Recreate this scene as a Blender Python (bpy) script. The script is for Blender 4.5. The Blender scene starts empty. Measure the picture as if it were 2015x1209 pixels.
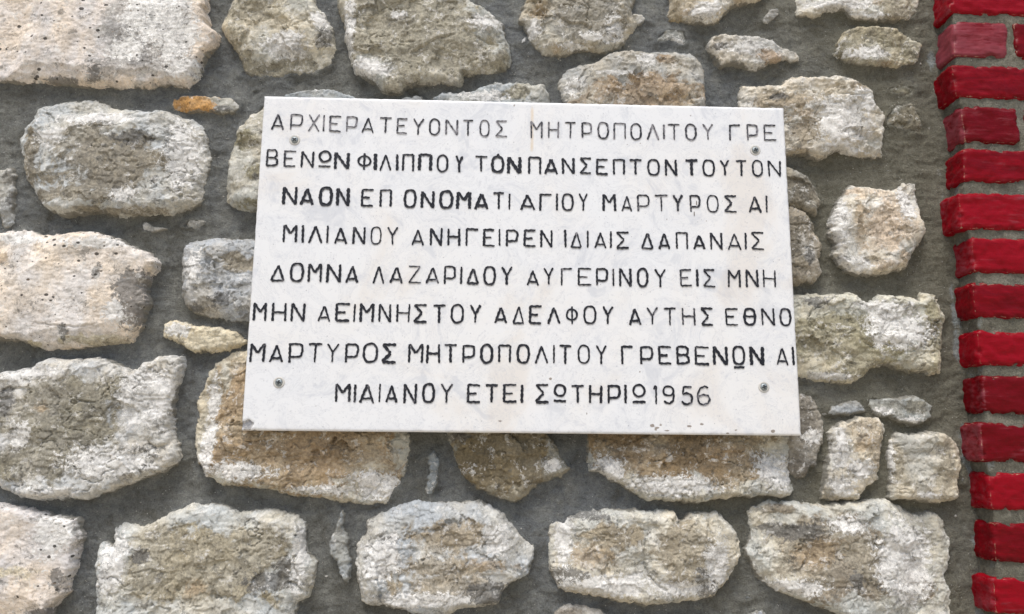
import bpy, math, random
import numpy as np
from mathutils import Matrix, Vector
random.seed(7)
S = bpy.context.scene
COL = S.collection

# ------------------------------------------------------------------ camera
PITCH, YAW, ROLL = math.radians(9.8), math.radians(1.8), math.radians(0.54)
CAM = Vector((0.0, -1.5, 1.65))
FPX = 1511.0
RM = Matrix.Rotation(-YAW, 3, 'Z') @ Matrix.Rotation(math.pi/2 + PITCH, 3, 'X') @ Matrix.Rotation(ROLL, 3, 'Z')
cd = bpy.data.cameras.new('camera')
cd.sensor_width = 36.0
cd.lens = 36.0*FPX/2015.0
cd.clip_start = 0.02
cd.clip_end = 600
cam = bpy.data.objects.new('camera', cd)
COL.objects.link(cam)
cam.matrix_world = Matrix.Translation(CAM) @ RM.to_4x4()
S.camera = cam

# ------------------------------------------------------------------ sky, sun, exposure
SUN_EL, SUN_AZ = math.radians(66), math.radians(197)   # high veiled sun in front of the wall, a little to the left
world = bpy.data.worlds.new('World')
S.world = world
world.use_nodes = True
wn = world.node_tree
bg = wn.nodes['Background']
sky = wn.nodes.new('ShaderNodeTexSky')
sky.sky_type = 'NISHITA'
sky.sun_disc = False
sky.sun_elevation = SUN_EL
sky.sun_rotation = SUN_AZ
sky.dust_density = 3.0
sky.air_density = 1.0
sky.ozone_density = 0.6
wn.links.new(sky.outputs[0], bg.inputs[0])
bg.inputs[1].default_value = 0.095
ld = bpy.data.lights.new('sun', 'SUN')
ld.energy = 1.5
ld.angle = math.radians(26)
ld.color = (1.0, 0.99, 0.985)
sun = bpy.data.objects.new('sun', ld)
COL.objects.link(sun)
sdir = Vector((math.sin(SUN_AZ)*math.cos(SUN_EL), math.cos(SUN_AZ)*math.cos(SUN_EL), math.sin(SUN_EL)))
sun.rotation_euler = sdir.to_track_quat('Z', 'Y').to_euler()
S.view_settings.view_transform = 'Standard'
S.view_settings.look = 'None'
S.view_settings.gamma = 1.0
S.view_settings.use_curve_mapping = False
S.view_settings.exposure = 0.88

# ------------------------------------------------------------------ helpers
CV = np.array(CAM)
RN = np.array(RM)
def at(px, py, Y=0.0):
    """point of the plane y=Y seen at photo pixel (px,py)"""
    px = np.asarray(px, float); py = np.asarray(py, float)
    d = np.stack([(px-1007.5)/FPX, (604.5-py)/FPX, -np.ones_like(px)], -1) @ RN.T
    t = (Y-CV[1])/d[..., 1]
    return CV + d*t[..., None]

def hsh(ix, iy, seed):
    h = (ix.astype(np.int64)*374761393 + iy.astype(np.int64)*668265263 + seed*144269504) & 0xffffffff
    h = ((h ^ (h >> 13))*1274126177) & 0xffffffff
    h = ((h ^ (h >> 15))*2246822519) & 0xffffffff
    return ((h ^ (h >> 16)) & 0xffffff)/float(0xffffff)
def vn(x, y, seed=0):
    ix = np.floor(x); iy = np.floor(y); fx = x-ix; fy = y-iy
    u = fx*fx*fx*(fx*(fx*6-15)+10); v = fy*fy*fy*(fy*(fy*6-15)+10)
    def g(ax, ay):
        a = hsh(ix+ax, iy+ay, seed)*2*math.pi
        return np.cos(a)*(fx-ax) + np.sin(a)*(fy-ay)
    return ((g(0, 0)*(1-u)+g(1, 0)*u)*(1-v) + (g(0, 1)*(1-u)+g(1, 1)*u)*v)*1.5   # about -1..1
def fbm(x, y, seed=0, o=5, gain=.5, lac=2.03):
    s = 0; a = 1; n = 0; x = np.asarray(x, float); y = np.asarray(y, float)
    for k in range(o):
        s = s + a*vn(x, y, seed+k*17); n += a
        a *= gain; x = x*lac+13.7; y = y*lac+5.3
    return s/n*1.4
def facets(x, y, seed, tilt=.5):
    """broken surface: irregular cells, each a small tilted plane at its own depth"""
    ix = np.floor(x); iy = np.floor(y); best = np.full(np.shape(x), 9.); val = np.zeros(np.shape(x))
    for ax in (-1, 0, 1):
        for ay in (-1, 0, 1):
            cx = ix+ax; cy = iy+ay
            dx = x-(cx+hsh(cx, cy, seed)); dy = y-(cy+hsh(cx, cy, seed+1)); d = dx*dx+dy*dy
            v = (hsh(cx, cy, seed+2)-.5)+tilt*(dx*(hsh(cx, cy, seed+3)-.5)+dy*(hsh(cx, cy, seed+4)-.5))*2
            m = d < best; best = np.where(m, d, best); val = np.where(m, v, val)
    return val
def sst(a, b, x):
    t = np.clip((x-a)/(b-a), 0, 1); return t*t*(3-2*t)
def sdist(P, poly):
    """signed distance (inside positive) of points P (n,2) to polygon (m,2)"""
    out = np.empty(len(P))
    A = poly; B = np.roll(poly, -1, 0)
    for s in range(0, len(P), 20000):
        p = P[s:s+20000, None, :]
        ab = (B-A)[None]; ap = p-A[None]
        t = np.clip((ap*ab).sum(-1)/np.maximum((ab*ab).sum(-1), 1e-12), 0, 1)
        d = np.sqrt((((ap-ab*t[..., None]))**2).sum(-1)).min(1)
        c = ((A[None, :, 1] > p[..., 1]) != (B[None, :, 1] > p[..., 1]))
        with np.errstate(divide='ignore', invalid='ignore'):
            xi = (B-A)[None, :, 0]*(p[..., 1]-A[None, :, 1])/(B-A)[None, :, 1] + A[None, :, 0]
        ins = ((c & (p[..., 0] < xi)).sum(1) % 2) == 1
        out[s:s+20000] = np.where(ins, d, -d)
    return out
def smooth_poly(p, sub=4):
    p = np.asarray(p, float); n = len(p); o = []
    for i in range(n):
        a, b, c, d = p[i-1], p[i], p[(i+1) % n], p[(i+2) % n]
        for k in range(sub):
            t = k/sub
            cr = .5*((2*b)+(-a+c)*t+(2*a-5*b+4*c-d)*t*t+(-a+3*b-3*c+d)*t**3)
            o.append(.35*cr+.65*(b*(1-t)+c*t))
    return np.array(o)
def mesh_np(name, V, F, mat, smooth=True):
    m = bpy.data.meshes.new(name)
    V = np.asarray(V, np.float32); F = np.asarray(F, np.int32)
    k = F.shape[1]
    m.vertices.add(len(V)); m.vertices.foreach_set('co', V.ravel())
    m.loops.add(F.size); m.loops.foreach_set('vertex_index', F.ravel())
    m.polygons.add(len(F)); m.polygons.foreach_set('loop_start', np.arange(len(F), dtype=np.int32)*k)
    m.polygons.foreach_set('use_smooth', np.full(len(F), smooth))
    m.update(calc_edges=True); m.validate()
    m.materials.append(mat)
    return m
def link(name, mesh, parent=None, loc=(0, 0, 0), label=None):
    o = bpy.data.objects.new(name, mesh); COL.objects.link(o); o.location = loc
    if parent is not None: o.parent = parent
    if label: o['label'] = label
    return o
def thing(name, label, cat, loc=(0, 0, 0)):
    o = bpy.data.objects.new(name, None); COL.objects.link(o); o.location = loc
    o['label'] = label; o['category'] = cat; o.empty_display_size = .1
    return o
def lin(c):
    return tuple((v/255/12.92 if v/255 <= .04045 else ((v/255+.055)/1.055)**2.4) for v in c)

# node helpers
class NT:
    def __init__(s, name):
        s.m = bpy.data.materials.new(name); s.m.use_nodes = True; s.t = s.m.node_tree
        s.b = s.t.nodes['Principled BSDF']
    def n(s, typ, **k):
        x = s.t.nodes.new(typ)
        for a, v in k.items():
            if a.startswith('i_'): x.inputs[a[2:].replace('_', ' ')].default_value = v
            else: setattr(x, a, v)
        return x
    def l(s, a, b): s.t.links.new(a, b)
    def put(s, v, sock):
        if isinstance(v, (int, float)): sock.default_value = v
        elif isinstance(v, tuple): sock.default_value = (*v, 1) if (len(v) == 3 and len(sock.default_value) == 4) else v
        else: s.l(v, sock)
    def math(s, op, a, b=0.0, clamp=False):
        x = s.n('ShaderNodeMath', operation=op, use_clamp=clamp); s.put(a, x.inputs[0]); s.put(b, x.inputs[1]); return x.outputs[0]
    def mr(s, v, a, b, c=0.0, d=1.0, st='SMOOTHSTEP'):
        x = s.n('ShaderNodeMapRange', interpolation_type=st); s.put(v, x.inputs[0])
        for i, q in enumerate((a, b, c, d)): x.inputs[i+1].default_value = q
        return x.outputs[0]
    def mix(s, f, a, b, mode='MIX'):
        x = s.n('ShaderNodeMix', data_type='RGBA', blend_type=mode); s.put(f, x.inputs[0]); s.put(a, x.inputs[6]); s.put(b, x.inputs[7]); return x.outputs[2]
    def noise(s, vec, sc, det=5.0, r=.55, dist=0.0):
        x = s.n('ShaderNodeTexNoise'); s.l(vec, x.inputs['Vector'])
        x.inputs['Scale'].default_value = sc; x.inputs['Detail'].default_value = det
        x.inputs['Roughness'].default_value = r; x.inputs['Distortion'].default_value = dist
        return x.outputs[0]
    def vor(s, vec, sc, feat='F1', rnd=1.0):
        x = s.n('ShaderNodeTexVoronoi', feature=feat); s.l(vec, x.inputs['Vector']); x.inputs['Scale'].default_value = sc
        x.inputs['Randomness'].default_value = rnd; return x
    def vec(s, offs=True, scale=(1, 1, 1)):
        tc = s.n('ShaderNodeTexCoord'); o = tc.outputs['Object']
        if offs:
            oi = s.n('ShaderNodeObjectInfo'); r = s.math('MULTIPLY', oi.outputs['Random'], 37.0)
            c = s.n('ShaderNodeCombineXYZ'); s.l(r, c.inputs[0]); s.l(r, c.inputs[1]); s.l(r, c.inputs[2])
            v = s.n('ShaderNodeVectorMath', operation='ADD'); s.l(o, v.inputs[0]); s.l(c.outputs[0], v.inputs[1]); o = v.outputs[0]
        if scale != (1, 1, 1):
            v = s.n('ShaderNodeVectorMath', operation='MULTIPLY'); s.l(o, v.inputs[0]); v.inputs[1].default_value = scale; o = v.outputs[0]
        return o
    def bump(s, h, strength, dist, prev=None):
        x = s.n('ShaderNodeBump'); x.inputs['Strength'].default_value = strength; x.inputs['Distance'].default_value = dist
        s.l(h, x.inputs['Height'])
        if prev is not None: s.l(prev, x.inputs['Normal'])
        return x.outputs[0]
    def done(s, col, rough, nrm=None, spec=.3):
        s.put(col, s.b.inputs['Base Color']); s.put(rough, s.b.inputs['Roughness'])
        s.b.inputs['Specular IOR Level'].default_value = spec
        if nrm is not None: s.l(nrm, s.b.inputs['Normal'])
        return s.m

# ------------------------------------------------------------------ materials
def stone_material(name, pits=0.0):
    t = NT(name); v = t.vec()
    n1 = t.noise(v, 9, 6, .6, .3); n2 = t.noise(v, 42, 9, .68, .4); n3 = t.noise(v, 230, 5, .7); n4 = t.noise(v, 120, 6, .75, .6)
    n5 = t.noise(v, 70, 9, .74, .7)
    tone = t.n('ShaderNodeAttribute', attribute_type='OBJECT', attribute_name='tone').outputs['Color']
    stain = t.n('ShaderNodeAttribute', attribute_type='OBJECT', attribute_name='stain').outputs['Color']
    mk = t.n('ShaderNodeAttribute', attribute_type='GEOMETRY', attribute_name='mask')
    sp = t.n('ShaderNodeSeparateColor'); t.l(mk.outputs['Color'], sp.inputs[0])
    w = t.math('ADD', t.math('MULTIPLY', t.math('SUBTRACT', n2, .5), 1.5), t.math('MULTIPLY', t.math('SUBTRACT', n1, .5), .5))
    w2 = t.math('ADD', t.math('MULTIPLY', t.math('SUBTRACT', n5, .5), 1.9), t.math('MULTIPLY', t.math('SUBTRACT', n1, .5), .4))
    n6 = t.noise(v, 24, 10, .70, .5); w4 = t.math('ADD', t.math('MULTIPLY', t.math('SUBTRACT', n6, .5), 1.9), t.math('MULTIPLY', t.math('SUBTRACT', n5, .5), .5))
    w3 = t.math('MULTIPLY', t.math('SUBTRACT', n4, .5), 1.8)
    def f(m, ww, a=.44, b=.58, mx=1.0): return t.mr(t.math('ADD', m, ww), a, b, 0, mx)
    nc = t.n('ShaderNodeTexNoise'); t.l(v, nc.inputs['Vector']); nc.inputs['Scale'].default_value = 26; nc.inputs['Detail'].default_value = 7; nc.inputs['Roughness'].default_value = .65
    dv = t.n('ShaderNodeVectorMath', operation='SCALE'); t.l(nc.outputs['Color'], dv.inputs[0]); dv.inputs['Scale'].default_value = .11
    fv = t.n('ShaderNodeVectorMath', operation='ADD'); t.l(v, fv.inputs[0]); t.l(dv.outputs[0], fv.inputs[1])
    def cell(sc):
        x = t.vor(fv.outputs[0], sc); q = t.n('ShaderNodeSeparateColor'); t.l(x.outputs['Color'], q.inputs[0]); return q.outputs[0]
    fl1 = cell(24); fl2 = cell(70); fl = t.math('ADD', t.math('MULTIPLY', fl1, .6), t.math('MULTIPLY', fl2, .4))
    # base limestone: two tones in clouds, with fine crusty mottling
    warm = t.mix(1.0, tone, (1.0, .945, .85), 'MULTIPLY')
    cool = t.mix(1.0, tone, (.86, .90, .95), 'MULTIPLY')
    c = t.mix(t.mr(n1, .38, .62), cool, warm)
    c = t.mix(t.mr(n6, .53, .60, 0, .6), c, t.mix(1.0, tone, (.66, .645, .61), 'MULTIPLY'))
    c = t.mix(t.mr(n6, .44, .40, 0, .5), c, t.mix(1.0, tone, (1.12, 1.12, 1.13), 'MULTIPLY'))
    c = t.mix(t.mr(n5, .60, .68, 0, .5), c, t.mix(1.0, tone, (.42, .41, .39), 'MULTIPLY'))
    st = t.mix(t.mr(n6, .36, .66), t.mix(1.0, stain, (.98, .99, 1.02), 'MULTIPLY'), t.mix(1.0, stain, (1.5, 1.5, 1.5), 'MULTIPLY'))
    st = t.mix(t.mr(n5, .55, .66, 0, .6), st, t.mix(1.0, stain, (.68, .66, .62), 'MULTIPLY'))
    st = t.mix(t.mr(n1, .42, .60, 0, .45), st, t.mix(1.0, tone, (.78, .75, .69), 'MULTIPLY'))
    fst = f(sp.outputs[0], w4, .42, .66, .90); c = t.mix(fst, c, st)
    oc = t.mix(t.mr(n5, .4, .6), (.25, .165, .085), (.42, .32, .20))
    c = t.mix(f(sp.outputs[2], w2, .46, .86, .66), c, oc)
    c = t.mix(f(mk.outputs['Alpha'], w2, .46, .62, .8), c, t.mix(n3, (.085, .083, .078), (.19, .185, .17)))
    wc = t.mix(t.mr(n5, .35, .65), (.60, .58, .54), (.80, .78, .72))
    crust = f(sp.outputs[1], w3, .46, .58, .92); c = t.mix(crust, c, wc)
    # thin flakes split off at different depths: each has its own shade
    fg = t.mr(fl, .15, .85, .86, 1.12, 'LINEAR'); fc = t.n('ShaderNodeCombineColor'); [t.l(fg, fc.inputs[i]) for i in range(3)]
    c = t.mix(1.0, c, fc.outputs[0], 'MULTIPLY')
    sc_ = t.math('MULTIPLY', t.math('GREATER_THAN', fl2, .80), t.mr(n5, .48, .56)); c = t.mix(t.math('MULTIPLY', sc_, .6), c, (.66, .64, .59))
    sd_ = t.math('MULTIPLY', t.math('LESS_THAN', fl2, .13), t.mr(n2, .50, .58)); c = t.mix(t.math('MULTIPLY', sd_, .55), c, (.12, .115, .10))
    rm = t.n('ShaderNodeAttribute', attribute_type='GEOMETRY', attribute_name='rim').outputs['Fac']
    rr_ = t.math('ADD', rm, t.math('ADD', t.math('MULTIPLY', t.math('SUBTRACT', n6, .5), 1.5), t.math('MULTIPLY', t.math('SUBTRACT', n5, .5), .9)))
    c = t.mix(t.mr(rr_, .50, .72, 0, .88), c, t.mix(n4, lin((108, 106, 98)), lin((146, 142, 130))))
    # grain, dirt specks and dark crack lines
    gn = t.math('SUBTRACT', t.math('ADD', t.math('MULTIPLY', n3, .6), t.math('MULTIPLY', n4, .4)), .5); gs = t.math('ADD', t.math('MULTIPLY', fst, 1.7), 1.3); g = t.math('ADD', t.math('MULTIPLY', gn, gs), 1.0); gc = t.n('ShaderNodeCombineColor'); [t.l(g, gc.inputs[i]) for i in range(3)]
    c = t.mix(1.0, c, gc.outputs[0], 'MULTIPLY')
    vs = t.vor(v, 210); spk = t.math('MULTIPLY', t.mr(vs.outputs['Distance'], .10, .22, 1, 0), t.mr(n5, .52, .6))
    c = t.mix(t.math('MULTIPLY', spk, .65), c, (.07, .065, .055))
    h = t.math('ADD', t.math('MULTIPLY', n4, .8), t.math('MULTIPLY', n3, .35))
    h = t.math('ADD', h, t.math('MULTIPLY', n5, 1.0))
    h = t.math('ADD', h, t.math('MULTIPLY', crust, .5)); h = t.math('ADD', h, t.math('MULTIPLY', fl1, .9)); h = t.math('ADD', h, t.math('MULTIPLY', fl2, .25))
    rdg = t.math('ABSOLUTE', t.math('SUBTRACT', t.noise(v, 20, 9, .66, .3), .5)); h = t.math('ADD', h, t.mr(rdg, 0, .025, -.45, 0))
    c = t.mix(t.mr(rdg, 0, .008, .45, 0), c, (.07, .063, .05))
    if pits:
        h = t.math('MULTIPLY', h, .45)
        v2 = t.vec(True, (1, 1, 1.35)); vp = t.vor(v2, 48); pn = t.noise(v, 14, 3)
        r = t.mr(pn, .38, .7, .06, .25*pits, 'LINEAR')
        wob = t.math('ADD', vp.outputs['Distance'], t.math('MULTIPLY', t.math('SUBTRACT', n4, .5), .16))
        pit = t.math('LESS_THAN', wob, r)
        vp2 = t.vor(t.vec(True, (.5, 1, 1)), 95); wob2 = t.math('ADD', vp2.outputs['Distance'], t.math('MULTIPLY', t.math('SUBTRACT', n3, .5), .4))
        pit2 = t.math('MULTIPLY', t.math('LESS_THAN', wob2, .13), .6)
        c = t.mix(t.math('MULTIPLY', pit, .88), c, (.035, .03, .024))  # shade inside the holes painted into the stone colour as dark pits
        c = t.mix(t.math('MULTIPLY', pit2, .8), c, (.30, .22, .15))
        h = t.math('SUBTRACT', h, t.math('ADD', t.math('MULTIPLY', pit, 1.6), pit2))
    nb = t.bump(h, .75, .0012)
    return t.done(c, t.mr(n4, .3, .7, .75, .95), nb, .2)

def mortar_material():
    t = NT('cement_mortar'); v = t.vec(False)
    n1 = t.noise(v, 3.2, 6, .6, .5); n2 = t.noise(v, 22, 8, .65, .5); n3 = t.noise(v, 420, 4, .7); n4 = t.noise(v, 110, 7, .7)
    c = t.mix(t.mr(n1, .35, .65), lin((118, 121, 121)), lin((119, 118, 109)))
    c = t.mix(t.mr(n2, .42, .68, 0, .7), c, lin((145, 145, 137)))
    c = t.mix(t.mr(n2, .50, .30, 0, .55), c, lin((92, 88, 76)))
    mk = t.n('ShaderNodeAttribute', attribute_type='GEOMETRY', attribute_name='mask')
    sp = t.n('ShaderNodeSeparateColor'); t.l(mk.outputs['Color'], sp.inputs[0])
    c = t.mix(t.mr(t.math('ADD', sp.outputs[2], t.math('MULTIPLY', t.math('SUBTRACT', n1, .5), 1.2)), .2, .8, 0, .8), c, t.mix(n2, lin((100, 97, 82)), lin((134, 129, 110))))
    c = t.mix(t.mr(t.math('ADD', sp.outputs[0], t.math('MULTIPLY', t.math('SUBTRACT', n2, .5), 1.4)), .40, .62, 0, .65), c, lin((160, 168, 168)))
    c = t.mix(t.mr(t.math('ADD', sp.outputs[1], t.math('MULTIPLY', t.math('SUBTRACT', n4, .5), 1.0)), .42, .60, 0, .55), c, lin((150, 145, 130)))
    g = t.mr(t.math('ADD', t.math('MULTIPLY', n3, .6), t.math('MULTIPLY', n4, .4)), .3, .7, .40, 1.50, 'LINEAR'); gc = t.n('ShaderNodeCombineColor'); [t.l(g, gc.inputs[i]) for i in range(3)]
    c = t.mix(1.0, c, gc.outputs[0], 'MULTIPLY')
    vs = t.vor(v, 150); s1 = t.math('MULTIPLY', t.mr(vs.outputs['Distance'], .10, .17, 1, 0), t.mr(t.noise(v, 31, 3), .56, .60))
    c = t.mix(t.math('MULTIPLY', s1, .75), c, (.62, .60, .54))
    vd = t.vor(v, 130); s2 = t.math('MULTIPLY', t.mr(vd.outputs['Distance'], .08, .16, 1, 0), t.mr(t.noise(v, 24, 3), .47, .43))
    c = t.mix(t.math('MULTIPLY', s2, .7), c, (.035, .033, .03))
    h = t.math('ADD', n3, t.math('MULTIPLY', n4, 1.6))
    nb = t.bump(n2, .7, .008); nb = t.bump(h, 1.0, .0048, nb)
    return t.done(c, .9, nb, .25)

def paint_material():
    t = NT('red_painted_brick'); v = t.vec(); vb = t.vec(True, (.35, 1, 2.2))
    n1 = t.noise(v, 10, 5, .6, .4); n2 = t.noise(vb, 60, 7, .65, .5); n3 = t.noise(v, 260, 4, .65); n4 = t.noise(vb, 22, 6, .7, .4)
    thin = t.n('ShaderNodeAttribute', attribute_type='OBJECT', attribute_name='thin').outputs['Fac']
    mk = t.n('ShaderNodeAttribute', attribute_type='GEOMETRY', attribute_name='mask')
    sp = t.n('ShaderNodeSeparateColor'); t.l(mk.outputs['Color'], sp.inputs[0])
    oi = t.n('ShaderNodeObjectInfo'); c = t.mix(t.mr(t.math('ADD', t.math('MULTIPLY', t.math('SUBTRACT', n4, .5), 1.6), oi.outputs['Random']), .15, .85), (.125, .0010, .0040), (.235, .0014, .0075))
    # second coat missing: chalky pink first coat in brushed streaks
    f = t.math('ADD', t.math('MULTIPLY', t.math('SUBTRACT', n2, .5), 1.6), t.math('ADD', thin, t.math('MULTIPLY', sp.outputs[0], .42)))
    f = t.math('ADD', f, t.math('MULTIPLY', t.math('SUBTRACT', n1, .5), .8))
    c = t.mix(t.mr(f, .28, .85, 0, .80), c, t.mix(n1, (.27, .035, .040), (.24, .075, .095)))
    # ragged rim where the paint stops
    e = t.math('ADD', sp.outputs[1], t.math('MULTIPLY', t.math('SUBTRACT', t.noise(v, 90, 6, .7), .5), 1.7))
    c = t.mix(t.mr(e, .72, .90, 0, .85), c, (.38, .22, .15))
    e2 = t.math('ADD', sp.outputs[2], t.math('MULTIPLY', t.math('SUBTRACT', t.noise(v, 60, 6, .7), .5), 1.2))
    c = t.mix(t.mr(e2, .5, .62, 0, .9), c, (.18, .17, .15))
    h = t.math('ADD', t.math('MULTIPLY', n2, 1.4), t.math('MULTIPLY', n3, .35))
    nb = t.bump(n1, .5, .004); nb = t.bump(h, .55, .0016, nb)
    return t.done(c, t.mr(n2, .3, .7, .26, .50), nb, .12)

def marble_material():
    t = NT('white_marble'); v = t.vec(False)
    n1 = t.noise(v, 3.5, 6, .6, 1.0); n2 = t.noise(v, 14, 8, .68, 1.5); n3 = t.noise(v, 150, 4, .6); n4 = t.noise(v, 55, 6, .7)
    c = t.mix(t.mr(n1, .35, .7), (.765, .77, .765), (.785, .77, .735))
    c = t.mix(t.mr(n2, .50, .66, 0, .62), c, (.55, .565, .59))
    c = t.mix(t.mr(n1, .55, .68, 0, .35), c, (.64, .57, .49))
    vn_ = t.math('ABSOLUTE', t.math('SUBTRACT', n2, .5)); c = t.mix(t.mr(vn_, 0, .016, .38, 0), c, (.50, .51, .53))
    vs = t.vor(v, 120); s1 = t.math('MULTIPLY', t.mr(vs.outputs['Distance'], .08, .2, 1, 0), t.mr(n4, .50, .62))
    c = t.mix(t.math('MULTIPLY', s1, .60), c, (.30, .30, .31))
    c = t.mix(t.mr(n3, .55, .72, 0, .34), c, (.50, .51, .53))
    mk = t.n('ShaderNodeAttribute', attribute_type='GEOMETRY', attribute_name='mask')
    sp = t.n('ShaderNodeSeparateColor'); t.l(mk.outputs['Color'], sp.inputs[0])
    wob = t.math('MULTIPLY', t.math('SUBTRACT', n4, .5), .9)
    c = t.mix(t.mr(t.math('ADD', sp.outputs[0], t.math('MULTIPLY', wob, .6)), .25, .85, 0, .6), c, (.66, .50, .30))
    c = t.mix(t.mr(t.math('ADD', sp.outputs[1], wob), .42, .60, 0, .85), c, t.mix(n3, (.10, .075, .055), (.30, .24, .18)))
    c = t.mix(t.mr(t.math('ADD', sp.outputs[2], wob), .42, .58, 0, .9), c, t.mix(t.mr(n3, .4, .6), (.22, .22, .23), (.50, .47, .42)))
    # soot that has settled round the cut letters
    c = t.mix(t.mr(t.math('ADD', mk.outputs['Alpha'], t.math('MULTIPLY', wob, .5)), .18, 1.0, 0, .42), c, (.36, .33, .31))
    nb = t.bump(n4, .12, .001)
    nb = t.bump(t.math('MULTIPLY', sp.outputs[2], n3), .8, .004, nb)
    return t.done(c, t.mr(n4, .3, .7, .30, .48), nb, .4)

def ink_material():
    t = NT('black_letter_enamel'); v = t.vec(True)
    n1 = t.noise(v, 95, 6, .75, .5); n2 = t.noise(v, 28, 4, .6)
    wear = t.n('ShaderNodeAttribute', attribute_type='OBJECT', attribute_name='wear').outputs['Fac']
    mk = t.n('ShaderNodeAttribute', attribute_type='GEOMETRY', attribute_name='mask')
    sp = t.n('ShaderNodeSeparateColor'); t.l(mk.outputs['Color'], sp.inputs[0])
    f = t.math('ADD', t.math('ADD', t.math('MULTIPLY', t.math('SUBTRACT', n1, .5), 2.0), wear), t.math('MULTIPLY', sp.outputs[0], -.28))
    f = t.math('ADD', f, t.math('MULTIPLY', t.math('SUBTRACT', n2, .5), .8))
    c = t.mix(t.mr(f, .12, .66), (.010, .011, .016), (.30, .29, .30))
    return t.done(c, .5, t.bump(n1, .5, .0006), .35)

def simple(name, col, rough=.5, metal=0.0, sc=200, amt=.3):
    t = NT(name); v = t.vec(); n = t.noise(v, sc, 5, .6)
    c = t.mix(n, tuple(x*(1-amt) for x in col), tuple(min(1, x*(1+amt)) for x in col))
    t.b.inputs['Metallic'].default_value = metal
    return t.done(c, rough, t.bump(n, .3, .0005), .5)

def ground_material():
    t = NT('pale_paving'); v = t.vec(False)
    n1 = t.noise(v, .6, 6, .6); n2 = t.noise(v, 12, 6, .7)
    c = t.mix(n1, (.40, .35, .27), (.50, .44, .34)); c = t.mix(t.mr(n2, .5, .7, 0, .4), c, (.28, .25, .2))
    return t.done(c, .9, t.bump(n2, .4, .01), .3)

M_STONE = stone_material('weathered_limestone')
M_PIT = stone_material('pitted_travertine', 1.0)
M_MORTAR = mortar_material()
M_PAINT = paint_material()
M_MARBLE = marble_material()
M_INK = ink_material()
M_STEEL = simple('screw_zinc', (.30, .33, .33), .55, .6)
M_DARK = simple('screw_recess', (.03, .035, .035), .6)
M_PLUG = simple('screw_ring', (.55, .53, .48), .7, 0, 120, .25)
M_GROUND = ground_material()

# ------------------------------------------------------------------ ground
gm = mesh_np('ground', [(-150, -150, 0), (150, -150, 0), (150, 150, 0), (-150, 150, 0)], [(0, 1, 2, 3)], M_GROUND, False)
go = link('ground', gm); go['kind'] = 'structure'

# ------------------------------------------------------------------ stones traced on the wall plane
CREAM = (214, 200, 184); PALE = (190, 187, 178); GREYP = (170, 170, 166); WARM = (196, 186, 166); COOL = (172, 175, 176)
BR = (122, 113, 97); OL = (118, 113, 98); GB = (114, 111, 103); TAN = (138, 118, 90)
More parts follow.
